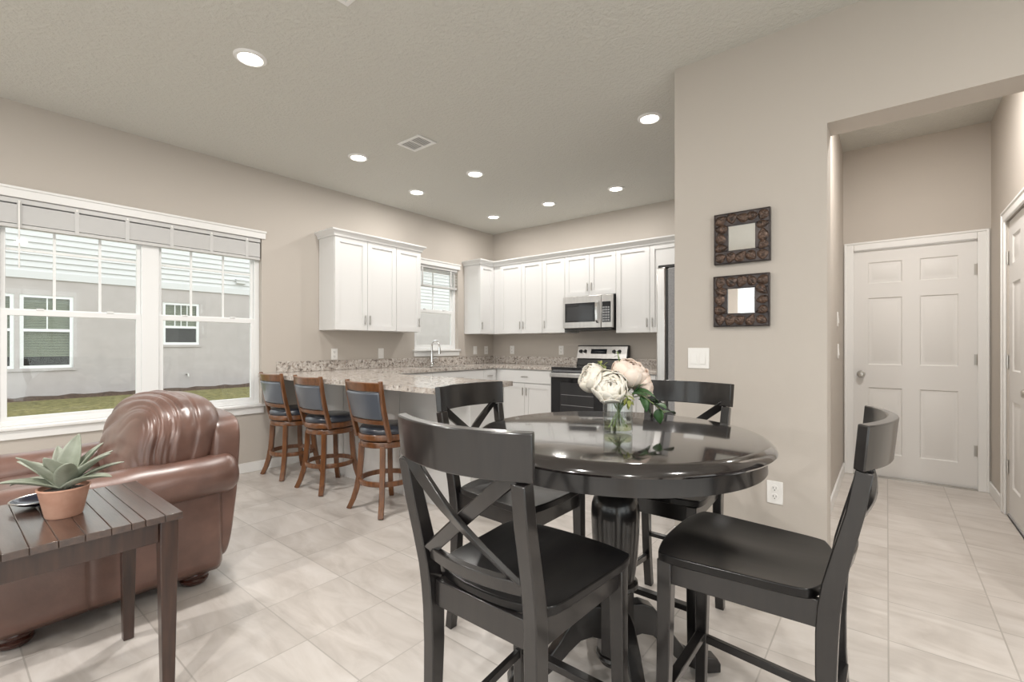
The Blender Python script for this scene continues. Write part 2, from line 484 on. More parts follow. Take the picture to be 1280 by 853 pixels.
def blind(name, label, y0, y1, ztop, zbot, nsl, spread, x=XL, wand=None):
    t = thing(name, label, 'blind', (x - .03, (y0 + y1) / 2, ztop), group=None)
    b = MB(); b.box(x - .05, x + .0, y0, y1, ztop - .035, ztop); b.build('headrail', M['blind'], t, bevel=.003, world=True)
    b = MB(); z1 = ztop - .045; zb = zbot + .02
    for i in range(nsl):
        z = zb + (z1 - zb) * i / (nsl - 1) if spread else zb + (z1 - zb) * i / (nsl - 1)
        dz = .004 if spread else .0015
        b.add([(x - .052, y0 + .005, z + dz), (x - .002, y0 + .005, z - dz), (x - .002, y1 - .005, z - dz), (x - .052, y1 - .005, z + dz)], [(0, 1, 2, 3)])
    b.build('slats', M['blindt'] if spread else M['blind'], t, solid=.003 if spread else .0046, world=True, smooth=0)
    b = MB(); b.box(x - .05, x - .004, y0 + .003, y1 - .003, zbot - .012, zbot + .012); b.build('bottom_rail', M['blind'], t, bevel=.003, world=True)
    n = max(2, int((y1 - y0) / .28))
    for i in range(n):
        yy = y0 + .12 + (y1 - y0 - .24) * i / (n - 1)
        b = MB(); b.box(x - .002, x + .000, yy - .012, yy + .012, zbot - .01, ztop - .03)
        b.build('ladder_tape', M['blind'], t, world=True)
        b = MB(); b.box(x, x + .006, yy - .006, yy + .006, ztop - .03, ztop - .015)
        b.build('valance_clip', M['plate'], t, world=True)
    if wand:
        b = MB(); b.tube([(x + .012, wand[0], ztop - .02), (x + .014, wand[0], wand[1])], .0045, 8)
        b.build('wand', M['plate'], t, world=True)
    return t


blind('window_blind', 'wide white slatted blind pulled up at the top of the large twin window', 0.26, 1.955, 2.185, 1.995, 26, False, wand=(0.378, 1.706))
blind('window_blind', 'short white slatted blind pulled up over the sink window', 3.81, 4.55, 2.215, 1.95, 6, True)


# rear patio glazing (behind the camera) : daylight source and what the mirrors show
def glazing(name, pts_fn, a0, a1, z0, z1, n, along_x, at):
    fr = MB()
    def bx(p, q, za, zb, d0, d1):
        if along_x: fr.box(p, q, at + d0, at + d1, za, zb)
        else: fr.box(at + d0, at + d1, p, q, za, zb)
    bx(a0, a1, z1 - .05, z1, -.08, -.02); bx(a0, a1, z0, z0 + .06, -.08, -.02); bx(a0, a1, 2.01, 2.035, -.07, -.03)
    for i in range(n + 1):
        p = a0 + (a1 - a0) * i / n
        p0 = max(a0, p - .035); p1 = min(a1, p + .035)
        bx(p0, p1, z0, z1, -.08, -.02)
        if i < n:
            for k in (1, 2):
                c = p + (a1 - a0) / n * k / 3; bx(c - .01, c + .01, 1.2, z1, -.07, -.03)
    o = fr.build(name, M['vinyl'], None, bevel=.003); o['kind'] = 'structure'
    g = MB()
    if along_x: g.box(a0 + .01, a1 - .01, at - .052, at - .048, z0 + .03, z1 - .03)
    else: g.box(at + .048 - .1, at + .052 - .1, a0 + .01, a1 - .01, z0 + .03, z1 - .03)
    g.build('pane', M['glass'], o)
glazing('window_3', None, RX0, RX1, .08, 2.25, 5, True, YR)
glazing('window_5', None, -4.35, -2.55, .08, 2.25, 2, True, YR)
glazing('added_window', None, -2.8, 1.8, .08, 2.25, 4, False, XR + .12)  # unseen right-wall glazing, added to let in more daylight


# ------------------------------------------------------------------ hall doors
def six_panel(root_name, w, hgt, m):
    """six-panel slab, local: x 0..w, front face y=0, z 0.012..hgt"""
    b = MB(); T = .035
    b.box(0, w, 0.0125, T, .012, hgt)
    cols = [(.108 * w / .813, .345 * w / .813), (.460 * w / .813, .702 * w / .813)]
    rows = [(.21, .80), (1.005, 1.605), (1.735, 1.925)]
    # raised face around panels
    xs = [0, cols[0][0], cols[0][1], cols[1][0], cols[1][1], w]
    zs = [.012, rows[0][0], rows[0][1], rows[1][0], rows[1][1], rows[2][0], rows[2][1], hgt]
    for i in range(5):
        for j in range(7):
            if i in (1, 3) and j in (1, 3, 5): continue
            b.add([(xs[i], 0, zs[j]), (xs[i + 1], 0, zs[j]), (xs[i + 1], 0, zs[j + 1]), (xs[i], 0, zs[j + 1])], [(0, 1, 2, 3)])
    for ca, cb in cols:
        for ra, rb in rows:
            loops = []
            for ins, dep in ((0, 0), (.008, .009), (.022, .009), (.042, .002)):
                loops.append([(ca + ins, dep, ra + ins), (cb - ins, dep, ra + ins), (cb - ins, dep, rb - ins), (ca + ins, dep, rb - ins)])
            vs = [p for lp in loops for p in lp]; fs = []
            for k in range(3):
                for q in range(4):
                    q2 = (q + 1) % 4; fs.append((4 * k + q, 4 * k + q2, 4 * k + 4 + q2, 4 * k + 4 + q))
            fs.append((12, 13, 14, 15)); b.add(vs, fs)
    for a in (0, w):
        b.add([(a, 0, .012), (a, .009, .012), (a, .009, hgt), (a, 0, hgt)], [(0, 1, 2, 3)])
    b.add([(0, 0, hgt), (w, 0, hgt), (w, .009, hgt), (0, .009, hgt)], [(0, 1, 2, 3)])
    b.add([(0, 0, .012), (w, 0, .012), (w, .009, .012), (0, .009, .012)], [(0, 1, 2, 3)])
    o = b.build(root_name, m, None, smooth=20); o['kind'] = 'structure'
    return o


def knob(parent, x, z, mtl):
    b = MB(); b.lathe([(.001, -.062), (.018, -.060), (.026, -.05), (.027, -.042), (.020, -.03), (.011, -.026), (.010, -.012), (.030, -.008), (.032, 0)], (x, 0, z), 20, 'y')
    b.build('door_knob', mtl, parent)


def hinge(parent, x, zs):
    for z in zs:
        b = MB(); b.tube([(x, -.008, z - .045), (x, -.008, z + .045)], .008, 10)
        b.box(x - .022, x + .022, -.004, .001, z - .043, z + .043)
        b.build('hinge', M['nickel'], parent)


d1 = six_panel('door_1', DX1 - DX0, DZ - .008, M['door'])
d1.location = (DX0, YB + .012, 0)
knob(d1, .057, .918, M['nickel']); hinge(d1, DX1 - DX0 + .003, (.32, 1.062, 1.797))
d2 = six_panel('door_2', D2Y1 - D2Y0, DZ - .008, M['door'])
d2.location = (0.65 + .012, D2Y1, 0); d2.rotation_euler = (0, 0, -pi / 2)
knob(d2, D2Y1 - D2Y0 - .065, .90, M['nickel'])
hinge(d2, -.003, (.336, 1.065, 1.787))
# casings
def casing(name, fn):
    b = MB(); cw = .068
    fn(b, cw); struct(name, b, M['white'], .006)
def c1(b, cw):
    y0, y1 = YB - .017, YB
    b.box(DX0 - cw, DX0 + .004, y0, y1, 0, DZ + cw); b.box(DX1 - .001, DX1 + cw, y0, y1, 0, DZ + cw); b.box(DX0 + .004, DX1 - .001, y0, y1, DZ - .006, DZ + cw)
    b.box(DX0 - cw, DX0 - cw + .02, y0 - .006, y1, 0, DZ + cw); b.box(DX1 + cw - .02, DX1 + cw, y0 - .006, y1, 0, DZ + cw); b.box(DX0 - cw, DX1 + cw, y0 - .006, y1, DZ + cw - .02, DZ + cw)
casing('trim_1', c1)
def c2(b, cw):
    x0, x1 = .633, .65
    b.box(x0, x1, D2Y0 - cw, D2Y0 + .004, 0, DZ + cw); b.box(x0, x1, D2Y1 - .004, D2Y1 + cw, 0, DZ + cw); b.box(x0, x1, D2Y0, D2Y1, DZ - .006, DZ + cw)
    b.box(x0 - .006, x1, D2Y1 + cw - .02, D2Y1 + cw, 0, DZ + cw); b.box(x0 - .006, x1, D2Y0 - cw, D2Y1 + cw, DZ + cw - .02, DZ + cw)
casing('trim_2', c2)
b = MB(); b.box(DX0, DX1, YB - .01, YB + .10, 0, .012); struct('trim_3', b, M['nickel'])
b = MB(); b.box(.655, .78, D2Y0, D2Y1, 0, .012); struct('trim_4', b, M['steelgrey'])


# ------------------------------------------------------------------ ceiling fixtures
def downlight(loc, label, group='recessed ceiling lights', watts=None, proto=[None]):
    t = thing('recessed_light', label, 'ceiling light', loc, 0, group)
    if proto[0] is None:
        b = MB(); b.lathe([(.060, -.003), (.066, -.012), (.080, -.010), (.088, -.001), (.088, .006), (.060, .006)], n=40, cap=False)
        ring = b.build('trim_ring', M['white'], t)
        b = MB(); b.lathe([(.0005, -.004), (.061, -.004)], n=40, cap=False); lens = b.build('lens', M['lens'], t)
        proto[0] = (ring, lens)
    else:
        for o in proto[0]:
            c = o.copy(); C.objects.link(c); c.parent = t
    ld = bpy.data.lights.new('downlight_lamp', 'AREA'); ld.shape = 'DISK'; ld.size = .12
    ld.energy = watts or LAMP_W; ld.color = (1.0, 0.96, 0.915)
    lo = bpy.data.objects.new('downlight_lamp', ld); C.objects.link(lo); lo.parent = t; lo.location = (0, 0, -.014)
    return t


for (x, y), lab in zip([(-2.862, 1.155), (-3.635, 2.363), (-3.102, 3.296), (-3.968, 3.296), (-3.961, 4.554), (-3.088, 4.534), (-2.234, 4.54), (-1.35, 3.286)],
                       ['large lit recessed ceiling light nearest the camera at upper left',
                        'lit recessed ceiling light left of the square ceiling vent',
                        'lit recessed ceiling light just right of and beyond the central vent',
                        'lit recessed ceiling light nearest to the left wall above the sink cabinets',
                        'lit recessed ceiling light in the far corner where kitchen walls meet',
                        'lit recessed ceiling light in the back row above the paired wall cabinets',
                        'lit recessed ceiling light in the back row nearest the refrigerator, above the microwave',
                        'lit recessed ceiling light beside the edge of the near wall']):
    downlight((x, y, HC), lab, watts=FRONT_W if y < 2 else None)
for x, y in ((-0.7, -0.8), (-2.9, -1.1), (1.3, 0.9), (1.2, -1.2), (-1.0, -2.6)):  # unseen lamps, added behind the camera to brighten the room
    downlight((x, y, HC), 'added unseen fill light in the ceiling behind the camera', 'added fill lights', FILL_W)
downlight((0.16, 3.75, HH), 'recessed ceiling light inside the entry hall', 'hall light', HALL_W)


def vent(loc, label):
    t = thing('ceiling_vent', label, 'vent', loc, 0, 'ceiling air vents')
    w, d = .135, .095
    b = MB()
    b.box(-w, w, -d, -d + .022, -.01, 0); b.box(-w, w, d - .022, d, -.01, 0); b.box(-w, -w + .022, -d, d, -.01, 0); b.box(w - .022, w, -d, d, -.01, 0); b.box(-.006, .006, -d, d, -.009, 0)
    b.build('frame', M['white'], t, bevel=.003)
    b = MB()
    for i in range(9):
        y = -d + .03 + i * (2 * d - .06) / 8
        for xs in ((-w + .02, -.006), (.006, w - .02)):
            b.add([(xs[0], y - .008, -.008), (xs[1], y - .008, -.008), (xs[1], y + .0065, -.003), (xs[0], y + .0065, -.003)], [(0, 1, 2, 3)])
    b.build('louvers', M['white'], t, solid=.0015, smooth=0)
    b = MB(); b.box(-w + .02, w - .02, -d + .02, d - .02, -.0012, -.0004); b.build('duct_opening', M['slot'], t)
    return t
v1 = vent((-3.005, 2.495, HC), 'white louvered vent in the ceiling between the recessed lights')
dup(v1, (-1.915, 1.178, HC), 0, 'white ceiling vent cut off by the top edge of the picture', 'ceiling air vents')


# ------------------------------------------------------------------ wall plates (local: x across, y out of wall is -y, z up)
def outlet(loc, rz, label, scale=1.0, kind='outlet'):
    t = thing('wall_outlet' if kind == 'outlet' else 'light_switch', label, 'outlet' if kind == 'outlet' else 'light switch', loc, rz, 'wall outlets' if kind == 'outlet' else 'light switches')
    w, h = (.038, .060) if kind != 'double' else (.060, .060)
    b = MB(); b.box(-w, w, -.006, 0, -h, h); b.build('cover_plate', M['plate'], t, bevel=.003)
    if kind == 'outlet':
        for z in (-.022, .022):
            b = MB(); b.lathe([(.0005, -.0085), (.0165, -.0085), (.0175, -.006), (.0175, -.004)], (0, 0, z), 20, 'y'); r = b.build('receptacle', M['plate'], t)
            b = MB()
            b.box(-.008, -.0055, -.0092, -.0084, z - .002, z + .008); b.box(.0055, .008, -.0092, -.0084, z - .002, z + .008); b.box(-.002, .002, -.0092, -.0084, z - .011, z - .006)
            b.build('slots', M['slot'], r)
    else:
        for x in ((-.024, .024) if kind == 'double' else (0,)):
            b = MB(); b.add([(x - .016, -.0065, -.033), (x + .016, -.0065, -.033), (x + .016, -.0065, .033), (x - .016, -.0065, .033),
                             (x - .016, -.012, -.033), (x + .016, -.012, -.033), (x + .016, -.0075, .033), (x - .016, -.0075, .033)],
                            [(0, 1, 2, 3), (4, 7, 6, 5), (0, 4, 5, 1), (3, 2, 6, 7), (0, 3, 7, 4), (1, 5, 6, 2)])
            b.build('rocker', M['plate'], t, bevel=.001)
    return t


RL = pi / 2      # on left wall: faces +X
outlet((XL, 2.71, 1.083), RL, 'white outlet on the left wall under the first doors of the left wall cabinets')
outlet((XL, 3.30, 1.083), RL, 'white switch plate on the left wall nearest the sink window', kind='switch')
outlet((XL, 4.905, 1.105), RL, 'white switch plate right of the sink window, first of the two', kind='switch')
outlet((XL, 5.14, 1.105), RL, 'white outlet right of the sink window, nearest the kitchen corner')
outlet((-4.25, YB, 1.11), 0, 'white outlet on the back wall near the kitchen corner')
outlet((-3.405, YB, 1.11), 0, 'white outlet on the back wall just left of the range')
outlet((-0.856, YN, 1.105), 0, 'white double rocker light switch on the near wall below the mirrors', kind='double')
outlet((-0.463, YN, 0.40), 0, 'white duplex outlet low on the near wall behind the round table')
outlet((-0.317, 4.66, 1.394), RL, 'upper small white switch plate on the hall left wall', kind='switch')
outlet((-0.317, 4.70, 1.13), RL, 'lower small white switch plate on the hall left wall', kind='switch')


# ------------------------------------------------------------------ kitchen cabinets
def pull(parent, x, z, vertical=True, L_=.10):
    b = MB(); h = L_ / 2
    if vertical:
        b.tube([(x, -.03, z - h), (x, -.03, z + h)], .0055, 8)
        for s in (-.032, .032): b.tube([(x, 0, z + s), (x, -.03, z + s)], .005, 8)
    else:
        b.tube([(x - h, -.03, z), (x + h, -.03, z)], .0055, 8)
        for s in (-.032, .032): b.tube([(x + s, 0, z), (x + s, -.03, z)], .005, 8)
    b.build('handle', M['nickel'], parent)


def shaker(root, name, x0, x1, z0, z1, rail=.055):
    b = MB(); g = .0025; x0 += g; x1 -= g; z0 += g; z1 -= g
    y0, y1 = -.020, -.001
    b.box(x0, x0 + rail, y0, y1, z0, z1); b.box(x1 - rail, x1, y0, y1, z0, z1)
    b.box(x0 + rail, x1 - rail, y0, y1, z0, z0 + rail); b.box(x0 + rail, x1 - rail, y0, y1, z1 - rail, z1)
    b.box(x0 + rail, x1 - rail, -.010, y1, z0 + rail, z1 - rail)
    return b.build(name, M['cab'], root, smooth=0)


def slab(root, name, x0, x1, z0, z1):
    b = MB(); g = .0025; b.box(x0 + g, x1 - g, -.020, -.001, z0 + g, z1 - g)
    return b.build(name, M['cab'], root, bevel=.002)


def cabinet(label, loc, rz, w, d, z0, z1, fronts, toe=0.0, group='kitchen cabinets', name='wall_cabinet', btop=None):
    """local: x 0..w, front at y=0, back at y=d.  fronts: (kind,x0,x1,z0,z1,handle) with handle (x,z,vertical) or None"""
    t = thing(name, label, 'cabinet', loc, rz, group)
    b = MB(); b.box(0, w, 0, d, z0 + toe, btop or z1)
    if btop:
        b.box(0, w, 0, .02, btop, z1); b.box(0, .018, .02, d, btop, z1); b.box(w - .018, w, .02, d, btop, z1)
    if toe: b.box(0, w, .07, d, z0, z0 + toe)
    b.build('body', M['cab'], t, bevel=.0015)
    for kind, xa, xb, za, zb, hd in fronts:
        o = shaker(t, 'door', xa, xb, za, zb) if kind == 'door' else slab(t, 'drawer', xa, xb, za, zb)
        if hd: pull(o, *hd)
    return t


ZU0, ZU1 = 1.335, 2.285
XF = XL + .29                       # face of the left wall cabinets
YF = YB - .33                       # face of the back wall cabinets
def pair(w, z0, z1, hz):
    m_ = w / 2
    return [('door', 0, m_, z0, z1, (m_ - .028, hz, True)), ('door', m_, w, z0, z1, (m_ + .028, hz, True))]
DZ0 = .075
# left wall bank
cabinet('white two-door wall cabinet left of the sink window', (XF, 2.535, 0), RL, .755, .285, ZU0, ZU1, pair(.755, ZU0, ZU1, ZU0 + .11))
cabinet('narrow single-door white wall cabinet beside the sink window', (XF, 3.29, 0), RL, .352, .285, ZU0, ZU1, [('door', 0, .352, ZU0, ZU1, (.352 - .03, ZU0 + .11, True))])
cabinet('white single-door wall cabinet in the kitchen corner, right of the sink window', (XF, 4.68, 0), RL, YB - 4.682, .285, ZU0, ZU1, [('door', 0, .285, ZU0, ZU1, (.035, ZU0 + .11, True))])
# back wall bank
def bx_(a): return a * (YF / 4.95)
xs = [XF + .002, bx_(-3.458), bx_(-3.118), bx_(-2.426), bx_(-2.025)]
w = xs[1] - xs[0]
m0 = bx_(-4.17) - xs[0]; mm = bx_(-3.795) - xs[0]
cabinet('white two-door wall cabinet on the back wall next to the corner', (xs[0], YF, 0), 0, w, .325, ZU0, ZU1,
        [('door', m0, mm, ZU0, ZU1, (mm - .028, ZU0 + .11, True)), ('door', mm, w, ZU0, ZU1, (mm + .028, ZU0 + .11, True))])
w = xs[2] - xs[1]
cabinet('narrow single-door white wall cabinet left of the microwave', (xs[1], YF, 0), 0, w, .325, ZU0, ZU1, [('door', 0, w, ZU0, ZU1, (.032, ZU0 + .11, True))])
w = xs[3] - xs[2]
cabinet('short two-door white wall cabinet directly above the microwave', (xs[2], YF, 0), 0, w, .325, 1.775, ZU1, pair(w, 1.775, ZU1, 1.88))
w = xs[4] - xs[3]
cabinet('white single-door wall cabinet right of the microwave', (xs[3], YF, 0), 0, w, .325, 1.32, ZU1, [('door', 0, w, 1.32, ZU1, (w - .032, 1.43, True))])
cabinet('white wall cabinet partly hidden behind the refrigerator top', (xs[4], YF, 0), 0, .8, .325, 1.32, ZU1, pair(.8, 1.32, ZU1, 1.43)[:0] + [('door', 0, .4, 1.32, ZU1, (.03, 1.43, True)), ('door', .4, .8, 1.32, ZU1, (.77, 1.43, True))])


# crown mouldings
def crown(name, label, pts):
    """pts: path in plan; outward offset profile swept with mitred corners"""
    prof = [(0.0, 0.0), (.012, 0.0), (.014, .018), (.030, .040), (.046, .052), (.048, .066), (0.0, .066)]
    n = len(pts); vs = []; fs = []; P = [Vector((*p, 0)) for p in pts]; k = len(prof)
    for i, p in enumerate(P):
        d0 = (P[i] - P[i - 1]).normalized() if i > 0 else None
        d1_ = (P[i + 1] - P[i]).normalized() if i < n - 1 else None
        n0 = Vector((d0.y, -d0.x, 0)) if d0 else None; n1_ = Vector((d1_.y, -d1_.x, 0)) if d1_ else None
        if n0 is None: mt = n1_
        elif n1_ is None: mt = n0
        else:
            mt = n0 + n1_; mt = mt / mt.dot(n0)
        for o, z in prof: vs.append((p.x + mt.x * o, p.y + mt.y * o, ZU1 - .004 + z))
    for i in range(n - 1):
        for q in range(k):
            q2 = (q + 1) % k; fs.append((i * k + q, i * k + q2, (i + 1) * k + q2, (i + 1) * k + q))
    fs += [tuple(range(k)), tuple(range((n - 1) * k, n * k))]
    b = MB().add(vs, fs)
    return tag(b.build(name, M['cab'], None, smooth=25), label, 'moulding', 'crown mouldings')
XFd = XF + .020; YFd = YF - .020
crown('crown_moulding', 'white crown moulding on top of the left wall cabinets beside the big window', [(XL, 2.533), (XFd, 2.533), (XFd, 3.645), (XL, 3.645)])
crown('crown_moulding', 'long white crown moulding on the corner and back wall cabinets', [(XL, 4.678), (XFd, 4.678), (XFd, YFd), (-1.19, YFd)])

# base cabinets
CZ = .878                          # underside of the granite
XB = XL + .60                      # face of the sink run
YBf = YB - .62                     # face of the back run
def lowfront(xa, xb, both=True, drawer=True, hx=None):
    m_ = (xa + xb) / 2; out = []
    top = .70 if drawer else CZ - .01
    if drawer: out.append(('drawer', xa, xb, .705, CZ - .012, ((xa + xb) / 2, .785, False)))
    if both:
        out += [('door', xa, m_, .105, top, (m_ - .028, top - .10, True)), ('door', m_, xb, .105, top, (m_ + .028, top - .10, True))]
    else: out.append(('door', xa, xb, .105, top, (hx if hx else xa + .03, top - .10, True)))
    return out
cabinet('white base cabinet under the sink along the left wall', (XB, 3.55, 0), RL, .86, .595, 0, CZ, lowfront(0, .86), .10, 'kitchen base cabinets', 'base_cabinet', .69)
cabinet('narrow white base cabinet between the sink cabinet and the kitchen corner', (XB, 4.41, 0), RL, YBf - 4.41 + .02, .595, 0, CZ, lowfront(0, YBf - 4.45, False), .10, 'kitchen base cabinets', 'base_cabinet')
cabinet('white base cabinet on the left wall behind the peninsula', (XB, 2.74, 0), RL, .81, .595, 0, CZ, lowfront(0, .81, False), .10, 'kitchen base cabinets', 'base_cabinet')
xa = XB + .002
cabinet('white base cabinet with wide drawer and two doors left of the range', (xa, YBf, 0), 0, -3.14 - xa, .615, 0, CZ, lowfront(.08, -3.14 - xa), .10, 'kitchen base cabinets', 'base_cabinet')
cabinet('white base cabinet between the range and the refrigerator', (-2.40, YBf, 0), 0, 1.1, .615, 0, CZ, lowfront(0, .55) + lowfront(.55, 1.1), .10, 'kitchen base cabinets', 'base_cabinet')

# peninsula
PX1, PY0, PY1 = -2.16, 1.932, 2.70
t = thing('peninsula', 'white panelled peninsula base behind the bar stools', 'peninsula', (-3.3, 2.5, 0))
b = MB(); b.box(XL + .002, -2.24, 2.335, 2.68, 0, CZ); b.build('body', M['cab'], t, bevel=.002, world=True)
b = MB()
for xq in (-4.60, -3.86, -3.05, -2.275): b.box(xq, xq + .035, 2.328, 2.337, .09, CZ)
b.box(XL + .016, -2.24, 2.328, 2.337, 0, .09); b.box(XL + .002, -2.24, 2.328, 2.337, CZ - .05, CZ)
b.build('back_panel_trim', M['cab'], t, bevel=.002, world=True)
b = MB()
for xq in (-3.245,):
    b.prism([(2.328, CZ), (2.05, CZ), (2.05, CZ - .03), (2.30, CZ - .25), (2.328, CZ - .25)], 'x', xq - .014, xq + .014)
b.build('bracket', M['cab'], t, world=True, bevel=.002)
for k in range(3):
    xa = -3.98 + k * .58
    b = MB(); b.box(xa + .003, xa + .577, 2.681, 2.699, .105, CZ - .01); b.build('door', M['cab'], t, bevel=.002, world=True)

# granite worktops and backsplashes
SK = (3.62, 4.30, -4.50, -4.10)     # sink hole y0,y1,x0,x1
b = MB(); cz0, cz1 = CZ, .914; xe = XL + .635
b.box(XL, xe, PY1, SK[0], cz0, cz1); b.box(XL, xe, SK[1], YB, cz0, cz1)
b.box(XL, SK[2], SK[0], SK[1], cz0, cz1); b.box(SK[3], xe, SK[0], SK[1], cz0, cz1)
b.box(XL, PX1, PY0, PY1, cz0, cz1)
b.box(xe, -3.125, YB - .655, YB, cz0, cz1)
ct = b.build('countertop', M['granite'], None, smooth=0)
tag(ct, 'speckled granite worktop covering peninsula, sink run and left of range', 'countertop', 'granite worktops')
b = MB(); b.box(-2.40, -1.3, YB - .655, YB, cz0, cz1)
tag(b.build('countertop', M['granite'], None, bevel=.004), 'short granite worktop between range and refrigerator', 'countertop', 'granite worktops')
b = MB(); b.box(XL, XL + .02, 2.10, YB, .914, 1.018); b.box(XL + .02, -3.12, YB - .02, YB, .914, 1.018)
tag(b.build('backsplash', M['granite'], None, bevel=.003), 'low speckled granite backsplash along left wall and back wall corner', 'backsplash', 'granite backsplashes')
b = MB(); b.box(-2.41, -1.3, YB - .02, YB, .914, 1.018)
tag(b.build('backsplash', M['granite'], None, bevel=.003), 'short granite backsplash right of the range', 'backsplash', 'granite backsplashes')

# sink + faucet
t = thing('kitchen_sink', 'undermount dark stainless sink set in the granite below the window', 'sink', (-4.30, 3.96, .70))
b = MB(); y0, y1, x0, x1 = SK
b.box(x0, x1, y0, y1, .70, .71); b.box(x0 - .004, x0, y0, y1, .70, .886); b.box(x1, x1 + .004, y0, y1, .70, .886); b.box(x0, x1, y0 - .004, y0, .70, .886); b.box(x0, x1, y1, y1 + .004, .70, .886)
b.build('basin', M['steel'], t, world=True, smooth=0)
b = MB(); b.lathe([(.0005, .712), (.03, .713), (.042, .711)], (-4.3, 3.96, 0), 20, cap=False); b.build('drain', M['chrome'], t, world=True)
fx, fy = XL + .075, 4.02
t = thing('faucet', 'tall chrome gooseneck faucet in front of the sink window', 'faucet', (fx, fy, .914))
b = MB(); b.lathe([(.030, 0), (.030, .008), (.022, .02), (.018, .05), (.0165, .16)], n=20); b.build('base', M['chrome'], t)
pts = [(0, 0, .15), (0, 0, .25)] + [(.07 - .07 * cos(a), 0, .25 + .07 * sin(a)) for a in [pi * k / 10 for k in range(1, 11)]] + [(.14, 0, .225)]
b = MB(); b.tube(pts, .0125, 12); b.build('spout', M['chrome'], t)
b = MB(); b.tube([(.14, 0, .235), (.14, 0, .155)], [.016, .019], 12); b.build('spray_head', M['chrome'], t)
b = MB(); b.tube([(0, .015, .085), (.01, .075, .105)], [.009, .006], 10); b.build('handle', M['chrome'], t)

# ------------------------------------------------------------------ appliances
# range
RX_, RXr, RYf = -3.118, -2.412, YB - .66
t = thing('range', 'stainless and black electric range with back control panel', 'range', ((RX_ + RXr) / 2, (RYf + YB) / 2, 0))
b = MB(); b.box(RX_, RXr, RYf + .02, YB - .03, .02, .895); b.build('body', M['steelgrey'], t, world=True, bevel=.003)
b = MB(); b.box(RX_ - .004, RXr + .004, RYf - .008, YB - .05, .895, .922); b.build('cooktop', M['blackglass'], t, world=True, bevel=.006)
for (x, y, r) in ((-2.93, 4.82, .10), (-2.60, 4.82, .075), (-2.93, 5.08, .075), (-2.60, 5.08, .095)):
    b = MB(); b.lathe([(r - .006, .9225), (r, .9225)], (x, y, 0), 32, cap=False); b.build('burner_ring', M['steelgrey'], t, world=True)
b = MB(); b.box(RX_, RXr, RYf - .012, RYf + .02, .20, .865); dr = b.build('oven_door', M['blackglass'], t, world=True, bevel=.005)
b = MB(); b.box(RX_ + .13, RXr - .13, RYf - .014, RYf - .011, .37, .745); b.build('oven_window', M['ovenglass'], dr, world=True)
b = MB()
for z in (.48, .60): b.box(RX_ + .14, RXr - .14, RYf - .0148, RYf - .0138, z, z + .004)
b.build('oven_rack', M['steelgrey'], dr, world=True)
b = MB(); b.box(RX_ + .004, RXr - .004, RYf - .058, RYf - .034, .806, .856)
for x in (RX_ + .05, RXr - .05): b.box(x - .015, x + .015, RYf - .04, RYf - .01, .815, .847)
b.build('door_handle', M['steel'], dr, world=True, bevel=.008)
b = MB(); b.box(RX_, RXr, RYf - .005, RYf + .02, .02, .19); b.build('drawer', M['steel'], t, world=True, bevel=.005)
b = MB()
b.prism([(YB - .11, .922), (YB - .03, .922), (YB - .03, 1.02), (YB - .075, 1.02)], 'x', RX_ + .01, RXr - .01); b.build('backguard_base', M['blackplastic'], t, world=True, bevel=.004)
b = MB(); b.prism([(YB - .10, 1.010), (YB - .03, 1.010), (YB - .03, 1.168), (YB - .055, 1.168)], 'x', RX_ + .006, RXr - .012); bgp = b.build('control_panel', M['steel'], t, world=True, bevel=.004)
b = MB(); b.prism([(YB - .105, 1.003), (YB - .028, 1.003), (YB - .028, 1.176), (YB - .052, 1.176)], 'x', RXr - .014, RXr + .002)
b.prism([(YB - .058, 1.166), (YB - .028, 1.166), (YB - .028, 1.176), (YB - .055, 1.176)], 'x', RX_ + .002, RXr + .002); b.build('panel_edge', M['blackplastic'], t, world=True, bevel=.003)
sl = (.045 / .158)       # slope of the control panel face
def on_panel(z): return YB - .10 + (z - 1.010) * sl
for fx_ in (.085, .175, .74, .84):
    x = RX_ + fx_ * (RXr - RX_); z = 1.100
    b = MB(); y = on_panel(z); b.lathe([(.0005, y - .026), (.018, y - .026), (.021, y - .004), (.024, y + .002)], (x, 0, z), 20, 'y'); b.build('knob', M['blackplastic'], t, world=True)
x0, x1 = RX_ + .29 * (RXr - RX_), RX_ + .60 * (RXr - RX_)
b = MB(); za, zb = 1.072, 1.130; b.add([(x0, on_panel(za) - .002, za), (x1, on_panel(za) - .002, za), (x1, on_panel(zb) - .002, zb), (x0, on_panel(zb) - .002, zb)], [(0, 1, 2, 3)]); b.build('display', M['display'], t, world=True, solid=.003)

# microwave
MX0, MX1, MYf, MZ0, MZ1 = xs[2] + .012, xs[3] - .012, YB - .41, 1.372, 1.772
t = thing('microwave', 'stainless over-the-range microwave under the short cabinet', 'microwave', ((MX0 + MX1) / 2, YB - .2, MZ0))
b = MB(); b.box(MX0, MX1, MYf + .03, YB - .005, MZ0, MZ1); b.build('body', M['blackplastic'], t, world=True, bevel=.004)
mw = MX1 - MX0
b = MB(); b.box(MX0, MX0 + mw * .775, MYf, MYf + .03, MZ0 + .012, MZ1 - .002); dr = b.build('door', M['steel'], t, world=True, bevel=.006)
b = MB(); b.box(MX0 + .03, MX0 + mw * .66, MYf - .003, MYf + .002, MZ0 + .085, MZ1 - .085); b.build('door_window', M['blackglass'], dr, world=True, bevel=.002)
b = MB(); b.box(MX0 + .06, MX0 + mw * .62, MYf - .0045, MYf - .002, MZ0 + .105, MZ1 - .13); b.build('window_screen', M['ovenglass'], dr, world=True)
hx = MX0 + mw * .715
